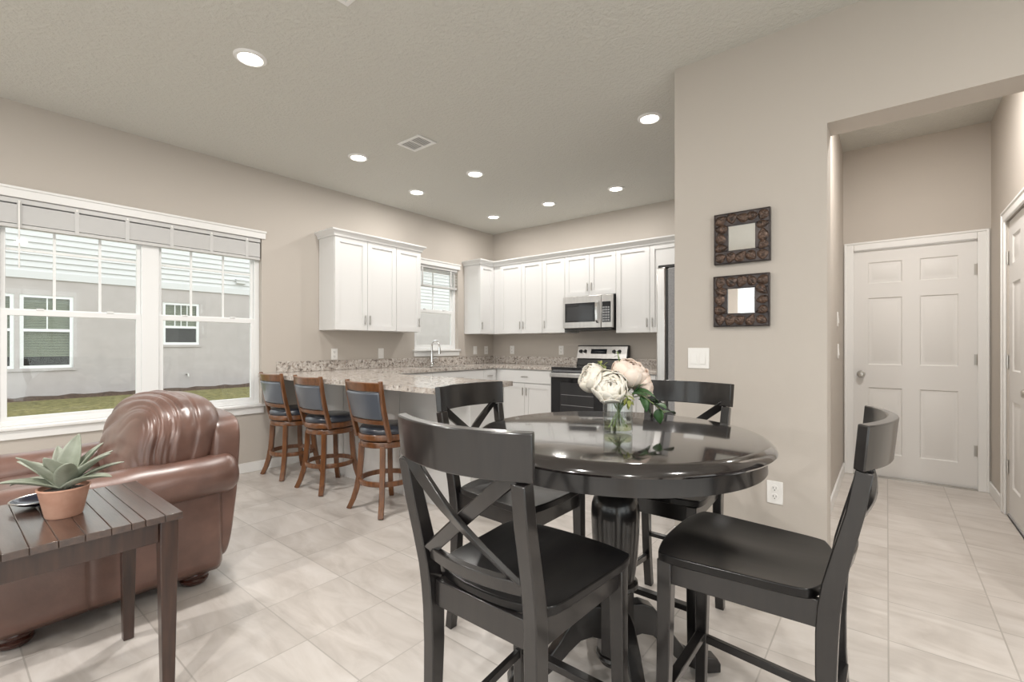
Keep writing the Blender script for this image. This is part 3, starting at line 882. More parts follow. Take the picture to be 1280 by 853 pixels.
b = MB(); b.sweep([(hx, MYf - .002, MZ0 + .07), (hx, MYf - .035, MZ0 + .10), (hx, MYf - .042, (MZ0 + MZ1) / 2), (hx, MYf - .035, MZ1 - .10), (hx, MYf - .002, MZ1 - .07)], .028, .012); b.build('door_handle', M['chrome'], dr, world=True, bevel=.003)
b = MB(); b.box(MX0 + mw * .78, MX1, MYf, MYf + .03, MZ0 + .012, MZ1 - .002); cp = b.build('control_panel', M['steel'], t, world=True, bevel=.006)
b = MB(); b.box(MX0 + mw * .80, MX1 - .025, MYf - .002, MYf + .002, MZ0 + .075, MZ1 - .085); kp = b.build('keypad', M['blackglass'], cp, world=True)
b = MB()
for r in range(6):
    for c_ in range(3):
        xk = MX0 + mw * .815 + c_ * .031; zk = MZ0 + .09 + r * .03; b.box(xk, xk + .022, MYf - .003, MYf - .0015, zk, zk + .017)
b.build('keys', M['steelgrey'], kp, world=True)
b = MB(); b.box(MX0 + .02, MX1 - .02, MYf + .01, YB - .02, MZ0 - .012, MZ0 + .002); b.build('vent_grille', M['blackplastic'], t, world=True)

# refrigerator: stands behind the near wall, door faces -X
FX0, FX1, FY0, FY1 = -1.245, -0.47, 3.37, 4.20
t = thing('refrigerator', 'tall stainless refrigerator showing past the edge of the near wall', 'refrigerator', ((FX0 + FX1) / 2, (FY0 + FY1) / 2, 0))
b = MB(); b.box(FX0, FX1, FY0, FY1, .02, 1.745); b.build('body', M['steelgrey'], t, world=True, bevel=.006)
b = MB(); b.box(FX0 - .018, FX0, FY0 + .012, FY1 - .012, .06, 1.735); b.build('door_gasket', M['blackplastic'], t, world=True)
for ya, yb in ((FY0, FY0 + .40), (FY0 + .407, FY1)):
    b = MB(); b.box(-1.335, FX0 - .018, ya, yb, .06, 1.755); dr = b.build('door', M['steel'], t, world=True, bevel=.012)
    yh = FY0 + .36 if ya == FY0 else FY0 + .45
    b = MB(); b.tube([(-1.335, yh, .60), (-1.385, yh, .62), (-1.385, yh, 1.48), (-1.335, yh, 1.50)], .012, 10); b.build('door_handle', M['steel'], dr, world=True)
b = MB(); b.box(-1.325, FX0 + .09, FY0 + .008, FY0 + .05, 1.747, 1.772); b.build('hinge_cover', M['blackplastic'], t, world=True, bevel=.006)
for xx in (FX0 + .05, FX1 - .05):
    for yy in (FY0 + .05, FY1 - .05):
        b = MB(); b.lathe([(.02, 0), (.02, .021)], (xx, yy, 0), 12); b.build('foot', M['blackplastic'], t, world=True)


# ================================================================== DINING SET
TX, TY, TZ = -0.754, 1.527, 0.88
t = thing('dining_table', 'round black pedestal dining table between the four black chairs', 'table', (TX, TY, 0))
b = MB(); b.lathe([(.0005, TZ), (.470, TZ), (.480, TZ - .002), (.492, TZ - .010), (.502, TZ - .020), (.505, TZ - .028), (.500, TZ - .034), (.488, TZ - .037), (.0005, TZ - .037)], n=128, cap=False)
b.build('tabletop', M['blacktop'], t, smooth=28)
b = MB(); b.lathe([(.478, TZ - .036), (.478, TZ - .088), (.455, TZ - .090), (.455, TZ - .036)], n=128, cap=False); b.build('apron', M['black'], t)
b = MB(); b.lathe([(.11, .795), (.11, .745), (.06, .735), (.052, .70), (.052, .662), (.062, .655), (.076, .640), (.083, .615), (.085, .58), (.083, .52), (.078, .44), (.070, .38), (.066, .355), (.078, .348), (.080, .335), (.070, .325)], n=40)
b.build('pedestal', M['black'], t)
b = MB(); oc = [(.064, .33), (.064, .10), (.058, .094)]; b.lathe(oc, n=8); b.xform(Matrix.Rotation(pi / 8, 4, 'Z'))
b.lathe([(.058, .10), (.066, .095), (.069, .085), (.066, .076), (.056, .07), (.056, .062)], n=32); b.build('column', M['black'], t, smooth=20)
def foot_mb():
    # S-shaped leg blade in the r-z plane
    top = [(.055, .265), (.09, .268), (.13, .252), (.17, .205), (.21, .145), (.25, .092), (.29, .066), (.335, .060), (.372, .052), (.385, .03)]
    bot = [(.385, .0), (.335, .0), (.325, .012), (.29, .018), (.25, .036), (.21, .07), (.17, .115), (.13, .150), (.09, .160), (.055, .150)]
    b = MB(); b.prism(top + bot, 'y', -.024, .024); return b
for k in range(4):
    b = foot_mb(); b.xform(Matrix.Rotation(pi / 4 + k * pi / 2, 4, 'Z')); b.build('leg', M['black'], t, bevel=.004, smooth=30)


def arc_y(x, half, sag): return -sag * (1 - (x / half) ** 2)
LEGP = [(0, -.238), (.10, -.224), (.2, -.213), (.3, -.206), (.4, -.203), (.5, -.205), (.56, -.209), (.62, -.217), (.70, -.235), (.80, -.259), (.90, -.277), (.975, -.285)]
def leg_y(z):
    for (z0, y0), (z1, y1) in zip(LEGP, LEGP[1:]):
        if z0 <= z <= z1: return y0 + (y1 - y0) * (z - z0) / (z1 - z0)
    return LEGP[-1][1]


def dining_chair(label, loc, rz):
    t = thing('dining_chair', label, 'chair', loc, rz, 'cross-back dining chairs')
    # saddle seat
    def outline(a, bb_):
        # a in -1..1 across, b 0..1 back to front ; returns x,y
        y = -.192 + .402 * bb_
        half = .188 + .028 * min(1, bb_ * 1.25)
        # rounded front and back corners
        y -= (.020 * abs(a) ** 3) * (1 if bb_ > .5 else -1.0) * abs(2 * bb_ - 1) ** 4
        if bb_ < .5: y -= .018 * (1 - a * a) * (1 - 2 * bb_) ** 2
        else: y += .006 * (1 - a * a) * (2 * bb_ - 1) ** 2
        x = a * half * (1 - .05 * abs(2 * bb_ - 1) ** 8)
        return x, y
    def dip(a, bb_):
        f = max(0, 1 - abs(2 * bb_ - .9) ** 2.5) * max(0, 1 - abs(a) ** 3)
        return -.013 * f + .007 * math.exp(-(a / .28) ** 2) * bb_ * f
    b = MB(); nu, nv = 28, 24
    def top(u, v):
        a = 2 * u - 1; x, y = outline(a, v); return (x, y, .598 + dip(a, v))
    def bot(u, v):
        a = 2 * u - 1; x, y = outline(a * .985, v); return (x, y, .572)
    b.grid(top, nu, nv); b.grid(bot, nu, nv)
    rim = []
    U = nu + 1
    ring = [i for i in range(U)] + [j * U + nu for j in range(1, nv + 1)] + [nv * U + i for i in range(nu - 1, -1, -1)] + [j * U for j in range(nv - 1, 0, -1)]
    o = U * (nv + 1)
    for i in range(len(ring)):
        p, q = ring[i], ring[(i + 1) % len(ring)]
        b.f.append((p, q, o + q, o + p))
    b.build('seat', M['blackseat'], t, bevel=.004, smooth=40)
    for s in (-1, 1):
        b = MB(); b.sweep([(s * .176, .178, .572), (s * .176, .178, .50), (s * .177, .181, .3), (s * .180, .188, .0)], [.040, .040, .037, .032], [.040, .040, .037, .032])
        b.build('leg', M['black'], t, bevel=.003)
        pts = [(s * (.166 + .018 * max(0, (z - .5) / .45)), y, z) for z, y in LEGP]
        pts = [p for p in pts if p[2] <= .93]
        dd = [.034 + .012 * math.exp(-((p[2] - .52) / .2) ** 2) for p in pts]
        b = MB(); b.sweep(pts, [.036] * len(pts), dd)
        b.build('leg', M['black'], t, bevel=.003)
        b = MB(); b.sweep([(s * .160, -.195, .5395), (s * .176, .165, .5395)], .020, .067); b.build('side_apron', M['black'], t, bevel=.002)
        b = MB(); b.sweep([(s * .166, -.215, .150), (s * .178, .18, .172)], .018, .026); b.build('stretcher', M['black'], t, bevel=.002)
    b = MB(); b.box(-.158, .158, .168, .188, .506, .573); b.build('front_apron', M['black'], t, bevel=.002)
    b = MB(); b.box(-.150, .150, -.214, -.196, .506, .573); b.build('rear_apron', M['black'], t, bevel=.002)
    b = MB(); b.sweep([(-.162, .184, .185), (.162, .184, .185)], .022, .030, (0, 0, 1)); b.build('stretcher', M['black'], t, bevel=.002)
    b = MB(); b.sweep([(-.150, -.217, .26), (.150, -.217, .26)], .018, .026, (0, 0, 1)); b.build('stretcher', M['black'], t, bevel=.002)
    # curved top rail
    H = .208
    xsr = [-H + 2 * H * k / 16 for k in range(17)]
    b = MB()
    zt, zb = 1.006, .902
    b.sweep([(x, leg_y(.95) + .012 + arc_y(x, H, .052), (zt + zb) / 2) for x in xsr], [zt - zb] * 17, [.024] * 17, (0, -.10, 1))
    b.build('top_rail', M['black'], t, bevel=.003)
    b = MB()
    xsl = [-.150 + .300 * k / 12 for k in range(13)]
    b.sweep([(x, leg_y(.655) + arc_y(x, .150, .022), .652) for x in xsl], .034, .017, (0, -.2, 1)); b.build('lower_rail', M['black'], t, bevel=.002)
    for s in (-1, 1):
        pts = []
        for k in range(13):
            f = k / 12; z = .912 - f * (.912 - .660); x = s * (.168 - f * .315)
            pts.append((x, leg_y(z) - .003 + arc_y(x, .18, .024) * (.55 + .45 * (1 - f)) + s * .0062 * sin(pi * f), z))
        b = MB(); b.sweep(pts, .034, .0125, [(1, 0, .35 * s)] * 13); b.build('cross_bar', M['black'], t, bevel=.002)
    return t


ch = dining_chair('black cross-back chair nearest the camera, back towards it, left of centre', (-0.765, 1.035, 0), 0)
dup(ch, (-0.315, 1.495, 0), pi / 2, 'black cross-back chair seen in profile at the right of the round table')
dup(ch, (-0.750, 1.985, 0), pi, 'black cross-back chair on the far side of the table against the near wall corner')
dup(ch, (-1.190, 1.535, 0), -pi / 2, 'black cross-back chair on the bar stool side of the round table')

# ------------------------------------------------------------------ vase with flowers
VX, VY = TX + .032, TY - .046
t = thing('glass_vase', 'clear glass cylinder vase of water on the round table', 'vase', (VX, VY, TZ))
b = MB(); b.lathe([(.001, .002), (.046, .002), (.050, .006), (.050, .120), (.0475, .120), (.0475, .012), (.001, .012)], n=40, cap=False); b.build('glass', M['vaseglass'], t)
b = MB(); b.lathe([(.0005, .0135), (.0465, .0135), (.0465, .038), (.0005, .038)], n=40, cap=False); b.build('water', M['water'], t)


def bloom_mb(Rb, seed, squash=.9):
    rnd = random.Random(seed); b = MB()
    rings = [(.36, 4, .10, 1.3), (.50, 5, .16, 1.25), (.60, 6, .28, 1.2), (.70, 7, .42, 1.15), (.80, 7, .58, 1.1), (.90, 8, .76, 1.05), (1.0, 8, .98, 1.0)]
    for q, (fr, n, th_end, hw) in enumerate(rings):
        off = rnd.random() * 6
        for k in range(n):
            a0 = off + 2 * pi * k / n + rnd.uniform(-.12, .12); rr = Rb * fr * rnd.uniform(.95, 1.05); te = th_end * rnd.uniform(.8, 1.2); wv = rnd.random() * 6
            def fn(u, v, a0=a0, rr=rr, te=te, hw=hw, n=n, wv=wv):
                th = pi * .92 + (te - pi * .92) * v
                s = (2 * u - 1)
                half = hw * (2 * pi / n) * .72 * (sin(pi * min(1, v * .5 + .12)) ** .6)
                th += .22 * s * s * v          # rounded petal tip
                ph = a0 + s * half
                r_ = rr * (1 + .05 * sin(3 * s + wv) * v + .045 * s * s * v)
                return (r_ * sin(th) * cos(ph), r_ * sin(th) * sin(ph), r_ * cos(th) * squash)
            b.grid(fn, 8, 8)
    return b


def leaf_mb(L_, Wd, bend=.3, fold=.25):
    def fn(u, v):
        s = 2 * u - 1; w_ = Wd / 2 * (sin(pi * min(1, v ** .8)) ** .8 + .02)
        return (s * w_, L_ * v * cos(bend * v), -L_ * v * sin(bend * v) + abs(s) * w_ * fold)
    return MB().grid(fn, 6, 10)


def peony(label, c, Rb, seed, axis, mtl, leaves=()):
    t = thing('peony', label, 'flower', (VX, VY, TZ + .016), 0, 'cut flowers in the vase')
    c = Vector(c); ax = Vector(axis).normalized()
    b = bloom_mb(Rb, seed); b.xform(Matrix.Translation(c) @ ax.to_track_quat('Z', 'Y').to_matrix().to_4x4())
    b.build('bloom', M[mtl], t, smooth=180, solid=.0012)
    foot = Vector((-c.x * .35, -c.y * .35, .004)); lip = Vector((c.x * .28, c.y * .28, .105))
    base = c - ax * Rb * .8
    pts = [foot.lerp(lip, k / 4) for k in range(5)] + [lip.lerp(base, k / 3) + Vector((0, 0, .006 * sin(pi * k / 3))) for k in range(1, 4)]
    b = MB(); b.tube(pts, .0026, 8); b.build('stem', M['stem'], t)
    b = MB()
    for k in range(5):
        q = leaf_mb(.035, .016, .5); q.xform(Matrix.Translation(base) @ ax.to_track_quat('Z', 'Y').to_matrix().to_4x4() @ Matrix.Rotation(k * 2 * pi / 5, 4, 'Z') @ Matrix.Rotation(.75, 4, 'X')); b.join(q)
    b.build('sepal', M['sprig'], t, smooth=180, solid=.0008)
    for (p, d, L_, Wd, roll) in leaves:
        q = leaf_mb(L_, Wd, .45); d = Vector(d).normalized(); x = d.cross(Vector((0, 0, 1))).normalized(); z = x.cross(d)
        rot = Matrix((x, d, z)).transposed().to_4x4()
        q.xform(Matrix.Translation(p) @ rot @ Matrix.Rotation(roll, 4, 'Y'))
        q.build('leaf', M['leaf'], t, smooth=180, solid=.0008)
    return t


cr = Vector((cos(R(38.759)), sin(R(38.759)), 0)); cf = Vector((-sin(R(38.759)), cos(R(38.759)), 0))   # right / away as seen across the table
def loc3(r, a, z): return cr * r + cf * a + Vector((0, 0, z))
peony('left white peony of the bouquet, turned to the side', loc3(-.088, .010, .172), .050, 3, loc3(-.8, -.25, .5), 'petal')
peony('front white peony facing the camera at the centre of the bouquet', loc3(-.036, -.045, .146), .058, 5, loc3(-.1, -1, .45), 'petal')
peony('top blush white peony of the bouquet', loc3(.048, .030, .190), .060, 8, loc3(.25, -.35, .9), 'blush',
      [(loc3(.05, -.02, .13), loc3(1, -.5, .15), .075, .036, .3), (loc3(.07, .0, .10), loc3(.8, -.3, -.5), .075, .04, -.4)])
peony('right blush peony of the bouquet, drooping behind the green leaves', loc3(.098, .035, .150), .046, 11, loc3(.9, -.2, .2), 'blush')
peony('small white peony bud low between the green leaves', loc3(.020, -.055, .112), .018, 13, loc3(.3, -.8, .4), 'petal',
      [(loc3(.03, -.05, .12), loc3(.9, -.4, .35), .06, .03, .2), (loc3(.02, -.05, .10), loc3(-.8, -.5, -.25), .06, .013, .5)])


def sprig(label, pts, n, ll, lw, mtl, name='foliage_sprig'):
    t = thing(name, label, 'foliage', (VX, VY, TZ + .016), 0, 'greenery in the vase')
    P = [Vector(p) for p in pts]
    b = MB(); b.tube(P, .0020, 8); b.build('stem', M['stem'], t)
    rnd = random.Random(n * 7 + len(label))
    for k in range(n):
        f = .35 + .65 * k / max(1, n - 1); i = min(len(P) - 2, int(f * (len(P) - 1))); q = P[i].lerp(P[i + 1], f * (len(P) - 1) - i)
        d = (P[i + 1] - P[i]).normalized(); a = k * 2.4 + rnd.random()
        x = d.orthogonal().normalized(); side = (x * cos(a) + d.cross(x) * sin(a)); d = (d * .5 + side).normalized()
        x = d.cross(Vector((0, 0, 1))).normalized(); z = x.cross(d)
        g = leaf_mb(ll * rnd.uniform(.8, 1.1), lw, .4); g.xform(Matrix.Translation(q) @ Matrix((x, d, z)).transposed().to_4x4())
        g.build('leaf', M[mtl], t, smooth=180, solid=.0008)
    return t
sprig('dark green leafy sprig hanging down right of the vase', [loc3(-.02, 0, .005), loc3(.03, -.01, .105), loc3(.075, -.03, .115), loc3(.115, -.045, .085), loc3(.145, -.05, .06)], 6, .062, .036, 'leaf')
sprig('yellow green wispy sprig behind the left peonies', [loc3(.02, 0, .005), loc3(-.01, .03, .12), loc3(-.035, .03, .20), loc3(-.06, .03, .225)], 16, .022, .009, 'sprig')
sprig('tall thin sprig with tiny leaves rising above the bouquet', [loc3(0, .01, .005), loc3(.01, .03, .13), loc3(.015, .03, .22), loc3(.005, .03, .262)], 12, .014, .007, 'leaf')
sprig('small light green sprig at the front of the vase lip', [loc3(.01, .02, .005), loc3(.0, -.035, .105), loc3(.012, -.075, .118), loc3(.02, -.08, .10)], 9, .030, .013, 'sprig')

# ------------------------------------------------------------------ bar stools
def bar_stool(label, loc, rz):
    t = thing('bar_stool', label, 'bar stool', loc, rz, 'swivel bar stools along the peninsula')
    for sx in (-1, 1):
        for sy in (-1, 1):
            prof = [(.122, .475), (.126, .36), (.134, .24), (.146, .15), (.163, .07), (.186, 0)]
            d = Vector((sx, sy, 0)).normalized()
            b = MB(); b.sweep([(sx * r, sy * r * 1.02, z) for r, z in prof], [.036, .036, .036, .036, .036, .036], [.040, .040, .040, .038, .036, .034], (-d.y, d.x, 0))
            b.build('leg', M['stoolwood'], t, bevel=.003)
    b = MB(); b.lathe([(.178, .195), (.192, .195), (.194, .200), (.194, .225), (.192, .230), (.178, .230)], n=56, cap=False); b.v += []; 
    n_ = 56; b.f += [((5) * n_ + k, 5 * n_ + (k + 1) % n_, (k + 1) % n_, k) for k in range(n_)]
    b.build('foot_ring', M['stoolwood'], t)
    b = MB(); b.lathe([(.0005, .462), (.180, .462), (.186, .468), (.186, .496), (.182, .502), (.0005, .502)], n=56, cap=False); b.build('swivel_base', M['stoolwood'], t)
    b = MB(); b.lathe([(.12, .500), (.12, .514)], n=32); b.build('swivel_plate', M['blackplastic'], t)
    b = MB(); b.lathe([(.0005, .512), (.190, .512), (.198, .520), (.200, .545), (.194, .556), (.0005, .556)], n=56, cap=False); b.build('seat_frame', M['stoolwood'], t)
    b = MB(); b.lathe([(.185, .553), (.193, .565), (.192, .585), (.178, .604), (.140, .614), (.07, .617), (.0005, .618)], n=56, cap=False); b.build('seat_cushion', M['stoolpad'], t, smooth=180)
    HX = .192
    def back_y(z): return -.112 - .088 * (z - .515) / .42
    for q in (-1, 1):
        pts = [(q * (HX - .004 + .006 * f), back_y(z) - .010 * sin(pi * f), z) for f, z in [(k / 6, .515 + .42 * k / 6) for k in range(7)]]
        b = MB(); b.sweep(pts, [.028] * 7, [.032, .031, .030, .029, .028, .027, .025], (1, 0, 0)); b.build('back_post', M['stoolwood'], t, bevel=.004)
    def rail(name, zc, hgt, sag, th, mtl, bev, hf=1.0):
        n = 20; pts = [(HX * hf * (-1 + 2 * k / n), back_y(zc) - .006 - sag * (1 - (hf * (2 * k / n - 1)) ** 2), zc) for k in range(n + 1)]
        b = MB(); b.sweep(pts, hgt, th, (0, -.24, 1)); return b.build(name, M[mtl], t, bevel=bev, segs=3)
    rail('top_rail', .896, .062, .042, .022, 'stoolwood', .004)
    rail('lower_rail', .648, .030, .042, .020, 'stoolwood', .003)
    rail('back_pad', .764, .196, .042, .032, 'stoolback', .012, .93)
    return t
st = bar_stool('red-brown swivel stool with blue-black padded back, nearest the dining table', (-2.855, 2.090, 0), R(1))
dup(st, (-3.63, 2.092, 0), R(1), 'red-brown swivel stool with blue-black padded back, middle one of the three')
dup(st, (-4.27, 2.092, 0), R(0), 'red-brown swivel stool with blue-black padded back, beside the big window')

# ------------------------------------------------------------------ leather armchair (faces -Y)
AX0, AX1, AY0, AY1 = -3.56, -2.60, 0.08, 0.92
t = thing('armchair', 'brown leather armchair with puffy back cushion below the big window', 'armchair', ((AX0 + AX1) / 2, (AY0 + AY1) / 2, 0))
def wob(amp, f, sd):
    rnd = random.Random(sd); ph = [rnd.random() * 6 for _ in range(9)]
    def d(p):
        q = p.copy()
        q.x += amp * sin(f * p.y + ph[0] + 1.7 * sin(f * .6 * p.z + ph[1])); q.y += amp * sin(f * p.z + ph[2] + sin(f * .8 * p.x)); q.z += amp * sin(f * p.x * .8 + ph[3] + 1.3 * sin(f * .7 * p.y))
        return q
    return d
b = MB(); b.puff(((AX0 + AX1) / 2, (AY0 + AY1) / 2 - .01, .245), (AX1 - AX0 - .03, AY1 - AY0 - .04, .36), (.16, .2), 64, 24, wob(.004, 9, 1))
b.build('body', M['leather'], t, world=True, smooth=180)
for s, x in ((1, AX1), (-1, AX0)):
    # outer side panel, slightly bowed, with a vertical seam
    def fn(u, v, s=s, x=x):
        y = AY0 + .0 + (AY1 - AY0 - .0) * u; z = .068 + .40 * v
        e = min(u, 1 - u); rnd_ = .035 * max(0, 1 - e / .04) ** 2
        seam = -.006 * math.exp(-((u - .40) / .008) ** 2)
        bulge = .012 * sin(pi * v) * sin(pi * u) + .004 * sin(7 * u + 3 * v)
        return (x + s * (bulge + seam - rnd_ + .004 - .02 * max(0, 1 - v / .08) ** 2), y, z)
    b = MB(); b.grid(fn, 90, 14); b.build('side_panel', M['leather'], t, world=True, smooth=180, solid=.012)
    # rolled arm
    n = 28; cx_ = x - s * .045; cz_ = .525
    def rn(u, v, s=s, cx_=cx_):
        a = 2 * pi * u; f = v
        y = AY0 - .02 + (AY1 - AY0 + .10) * f
        e = min(f, 1 - f); k = (1 - max(0, 1 - e / .07) ** 2 * .55)
        if f > .999 or f < .001: k = .001
        rx, rz_ = .118, .100
        wr = 1 + .012 * sin(17 * f + 3 * a) + .010 * sin(31 * f - 2 * a)
        return (cx_ + rx * k * wr * cos(a), y, cz_ + rz_ * k * wr * sin(a) + .015 * (f - .5))
    b = MB(); b.grid(rn, n, 48, True); b.build('armrest', M['leather'], t, world=True, smooth=180)
# back frame
def bf(p):
    q = p.copy(); q.y += .10 * (p.z + .38) - .02 * (p.x / .48) ** 2; q.z += -.03 * (p.x / .48) ** 4
    return wob(.004, 10, 4)(q)
b = MB(); b.puff(((AX0 + AX1) / 2, .910, .455), (AX1 - AX0 - .045, .15, .73), (.25, .28), 72, 36, bf); b.build('backrest', M['leather'], t, world=True, smooth=180)
# loose back cushion with gathered creases
def cush(p):
    q = p.copy(); rx, ry, rz_ = p.x / .37, p.y / .20, p.z / .235
    q.y += .20 * p.z
    q.x *= 1 + .05 * (1 - rz_ * rz_)
    rnd = 0
    yy = p.y - .16 * p.x + .018 * sin(7 * p.z + 2 * p.x) + .010 * sin(15 * p.z + 5 * p.x)      # folds follow the front of the cushion over its top
    for k, (fr, am) in enumerate(((62, .010), (101, .006), (147, .003))):
        rnd += am * (.45 - abs(sin(fr * yy + 1.3 * k + 2 * sin(3 * p.z + k))) ** .8) * -1.0
    seam = math.exp(-((ry - .18) / .035) ** 2) * max(0.0, min(1.0, (rx - .2) * 3))
    front = max(0.0, min(1.0, (-ry + .20) * 3.0))
    nrm = Vector((rx, ry, rz_)); nrm = nrm / max(.2, nrm.length)
    q += nrm * (rnd * front * 1.3 - .007 * seam + .002 * sin(9 * p.x + 5 * p.z) * sin(8 * p.y + 3))
    q.z += -.035 * rx * rx * (.2 + .8 * max(0.0, min(1.0, .5 + rz_)))
    return q
b = MB(); b.puff((-3.04, .765, .70), (.77, .38, .45), (.5, .62), 300, 120, cush); b.build('back_cushion', M['leather'], t, world=True, smooth=180)
b = MB(); b.puff((-3.08, .34, .455), (.74, .60, .16), (.35, .5), 60, 24, wob(.004, 12, 9)); b.build('seat_cushion', M['leather'], t, world=True, smooth=180)
for x in (AX0 + .10, AX1 - .085):
    for y in (AY0 + .125, AY1 - .10):
        b = MB(); b.lathe([(.040, 0), (.052, .006), (.060, .018), (.062, .028), (.056, .036), (.064, .044), (.068, .056), (.062, .07), (.062, .085)], (x, y, 0), 28); b.build('foot', M['footwood'], t, world=True)

# ------------------------------------------------------------------ end table
EX0, EX1, EY0, EY1, EZ = -2.42, -1.85, -0.06, 0.533, 0.62
t = thing('end_table', 'espresso wood end table with plank top beside the leather armchair', 'table', ((EX0 + EX1) / 2, (EY0 + EY1) / 2, 0))
gr = [EY0, 0.0, .06, .118, .172, .23, .288, .348, .396, .432, .485, EY1]
b = MB()
for ya, yb in zip(gr, gr[1:]):
    b.box(EX0, EX1, ya + .0004, yb - .0004, EZ - .022, EZ)
b.build('tabletop', M['espresso'], t, world=True, bevel=.0018)
for x in (EX0 + .035, EX1 - .035):
    for y in (EY0 + .035, EY1 - .035):
        b = MB(); b.sweep([(x, y, EZ - .022), (x, y, EZ - .11), (x, y, 0)], [.050, .050, .034], [.050, .050, .034]); b.build('leg', M['espleg'], t, world=True, bevel=.003)
for (xa, xb, ya, yb) in ((EX0 + .06, EX1 - .06, EY1 - .050, EY1 - .030), (EX0 + .06, EX1 - .06, EY0 + .030, EY0 + .050), (EX1 - .050, EX1 - .028, EY0 + .06, EY1 - .06), (EX0 + .028, EX0 + .050, EY0 + .06, EY1 - .06)):
    b = MB(); b.box(xa, xb, ya, yb, EZ - .092, EZ - .022); b.build('apron', M['espleg'], t, world=True, bevel=.002)

t = thing('shallow_dish', 'dark navy shallow oval dish behind the potted plant on the end table', 'dish', (-2.31, .262, EZ))
b = MB(); b.lathe([(.0005, .004), (.045, .004), (.075, .014), (.092, .024), (.094, .027), (.090, .027), (.072, .019), (.045, .009), (.0005, .008)], n=48, cap=False)
b.xform(Matrix.Diagonal((.86, 1.06, 1, 1))); b.build('bowl', M['navy'], t)
b = MB(); b.lathe([(.0895, .0268), (.092, .0285), (.0945, .0268)], n=48, cap=False); b.xform(Matrix.Diagonal((.86, 1.06, 1, 1))); b.build('rim', M['nickel'], t)

# ------------------------------------------------------------------ potted agave
PXc, PYc = -2.118, .276
t = thing('potted_agave', 'grey-green spiky agave in a small terracotta pot on the end table', 'potted plant', (PXc, PYc, EZ))
b = MB(); b.lathe([(.0005, 0), (.044, 0), (.047, .004), (.064, .088), (.067, .092), (.067, .096), (.062, .096), (.058, .085), (.0005, .085)], n=40, cap=False)
b.xform(Matrix.Scale(1.0, 4)); b.build('pot', M['terracotta'], t)
b = MB(); b.lathe([(.0005, .089), (.03, .088), (.060, .084)], n=32, cap=False); b.build('soil', M['soil'], t)
def agave_leaf(az, elev, L_, Wd, curl, twist=0.0):
    def fn(u, v):
        s = 2 * u - 1
        w_ = Wd / 2 * (.30 + .70 * sin(pi * min(1, .16 + v * .55)) ** 1.2) * (1 - v ** 2.6) ** .8 + .0006
        a = elev - curl * v
        # integrate the curved midrib
        r_ = 0; z_ = 0; n = 12
        for k in range(n):
            vv = v * (k + .5) / n; aa = elev - curl * vv; r_ += L_ * v / n * cos(aa); z_ += L_ * v / n * sin(aa)
        ch_ = abs(s) ** 1.5 * w_ * .55
        x = s * w_
        return (x, r_ - ch_ * sin(a), z_ + ch_ * cos(a))
    b = MB().grid(fn, 8, 18)
    b.xform(Matrix.Translation((0, 0, .086)) @ Matrix.Rotation(az, 4, 'Z') @ Matrix.Translation((0, .008, 0)) @ Matrix.Rotation(twist, 4, 'Y'))
    return b
az0 = R(38.759)      # +y of a leaf turned to point away from the camera
for k, (az, el, L_, Wd, cu) in enumerate([
        (190, 62, .130, .064, .10), (150, 55, .150, .060, .15), (228, 48, .150, .052, .25), (262, 30, .165, .046, .50), (95, 45, .150, .058, .35),
        (82, 22, .190, .040, .75), (10, 74, .165, .066, .12), (322, 62, .150, .055, .2), (52, 60, .150, .044, .3), (285, 55, .150, .05, .45), (300, 40, .150, .034, .5), (120, 24, .14, .05, .3), (340, 45, .15, .04, .3)]):
    agave_leaf(az0 + R(az), R(el), L_ * 1.1, Wd * 1.2, cu).build('leaf', M['agave'], t, smooth=180, solid=.003)

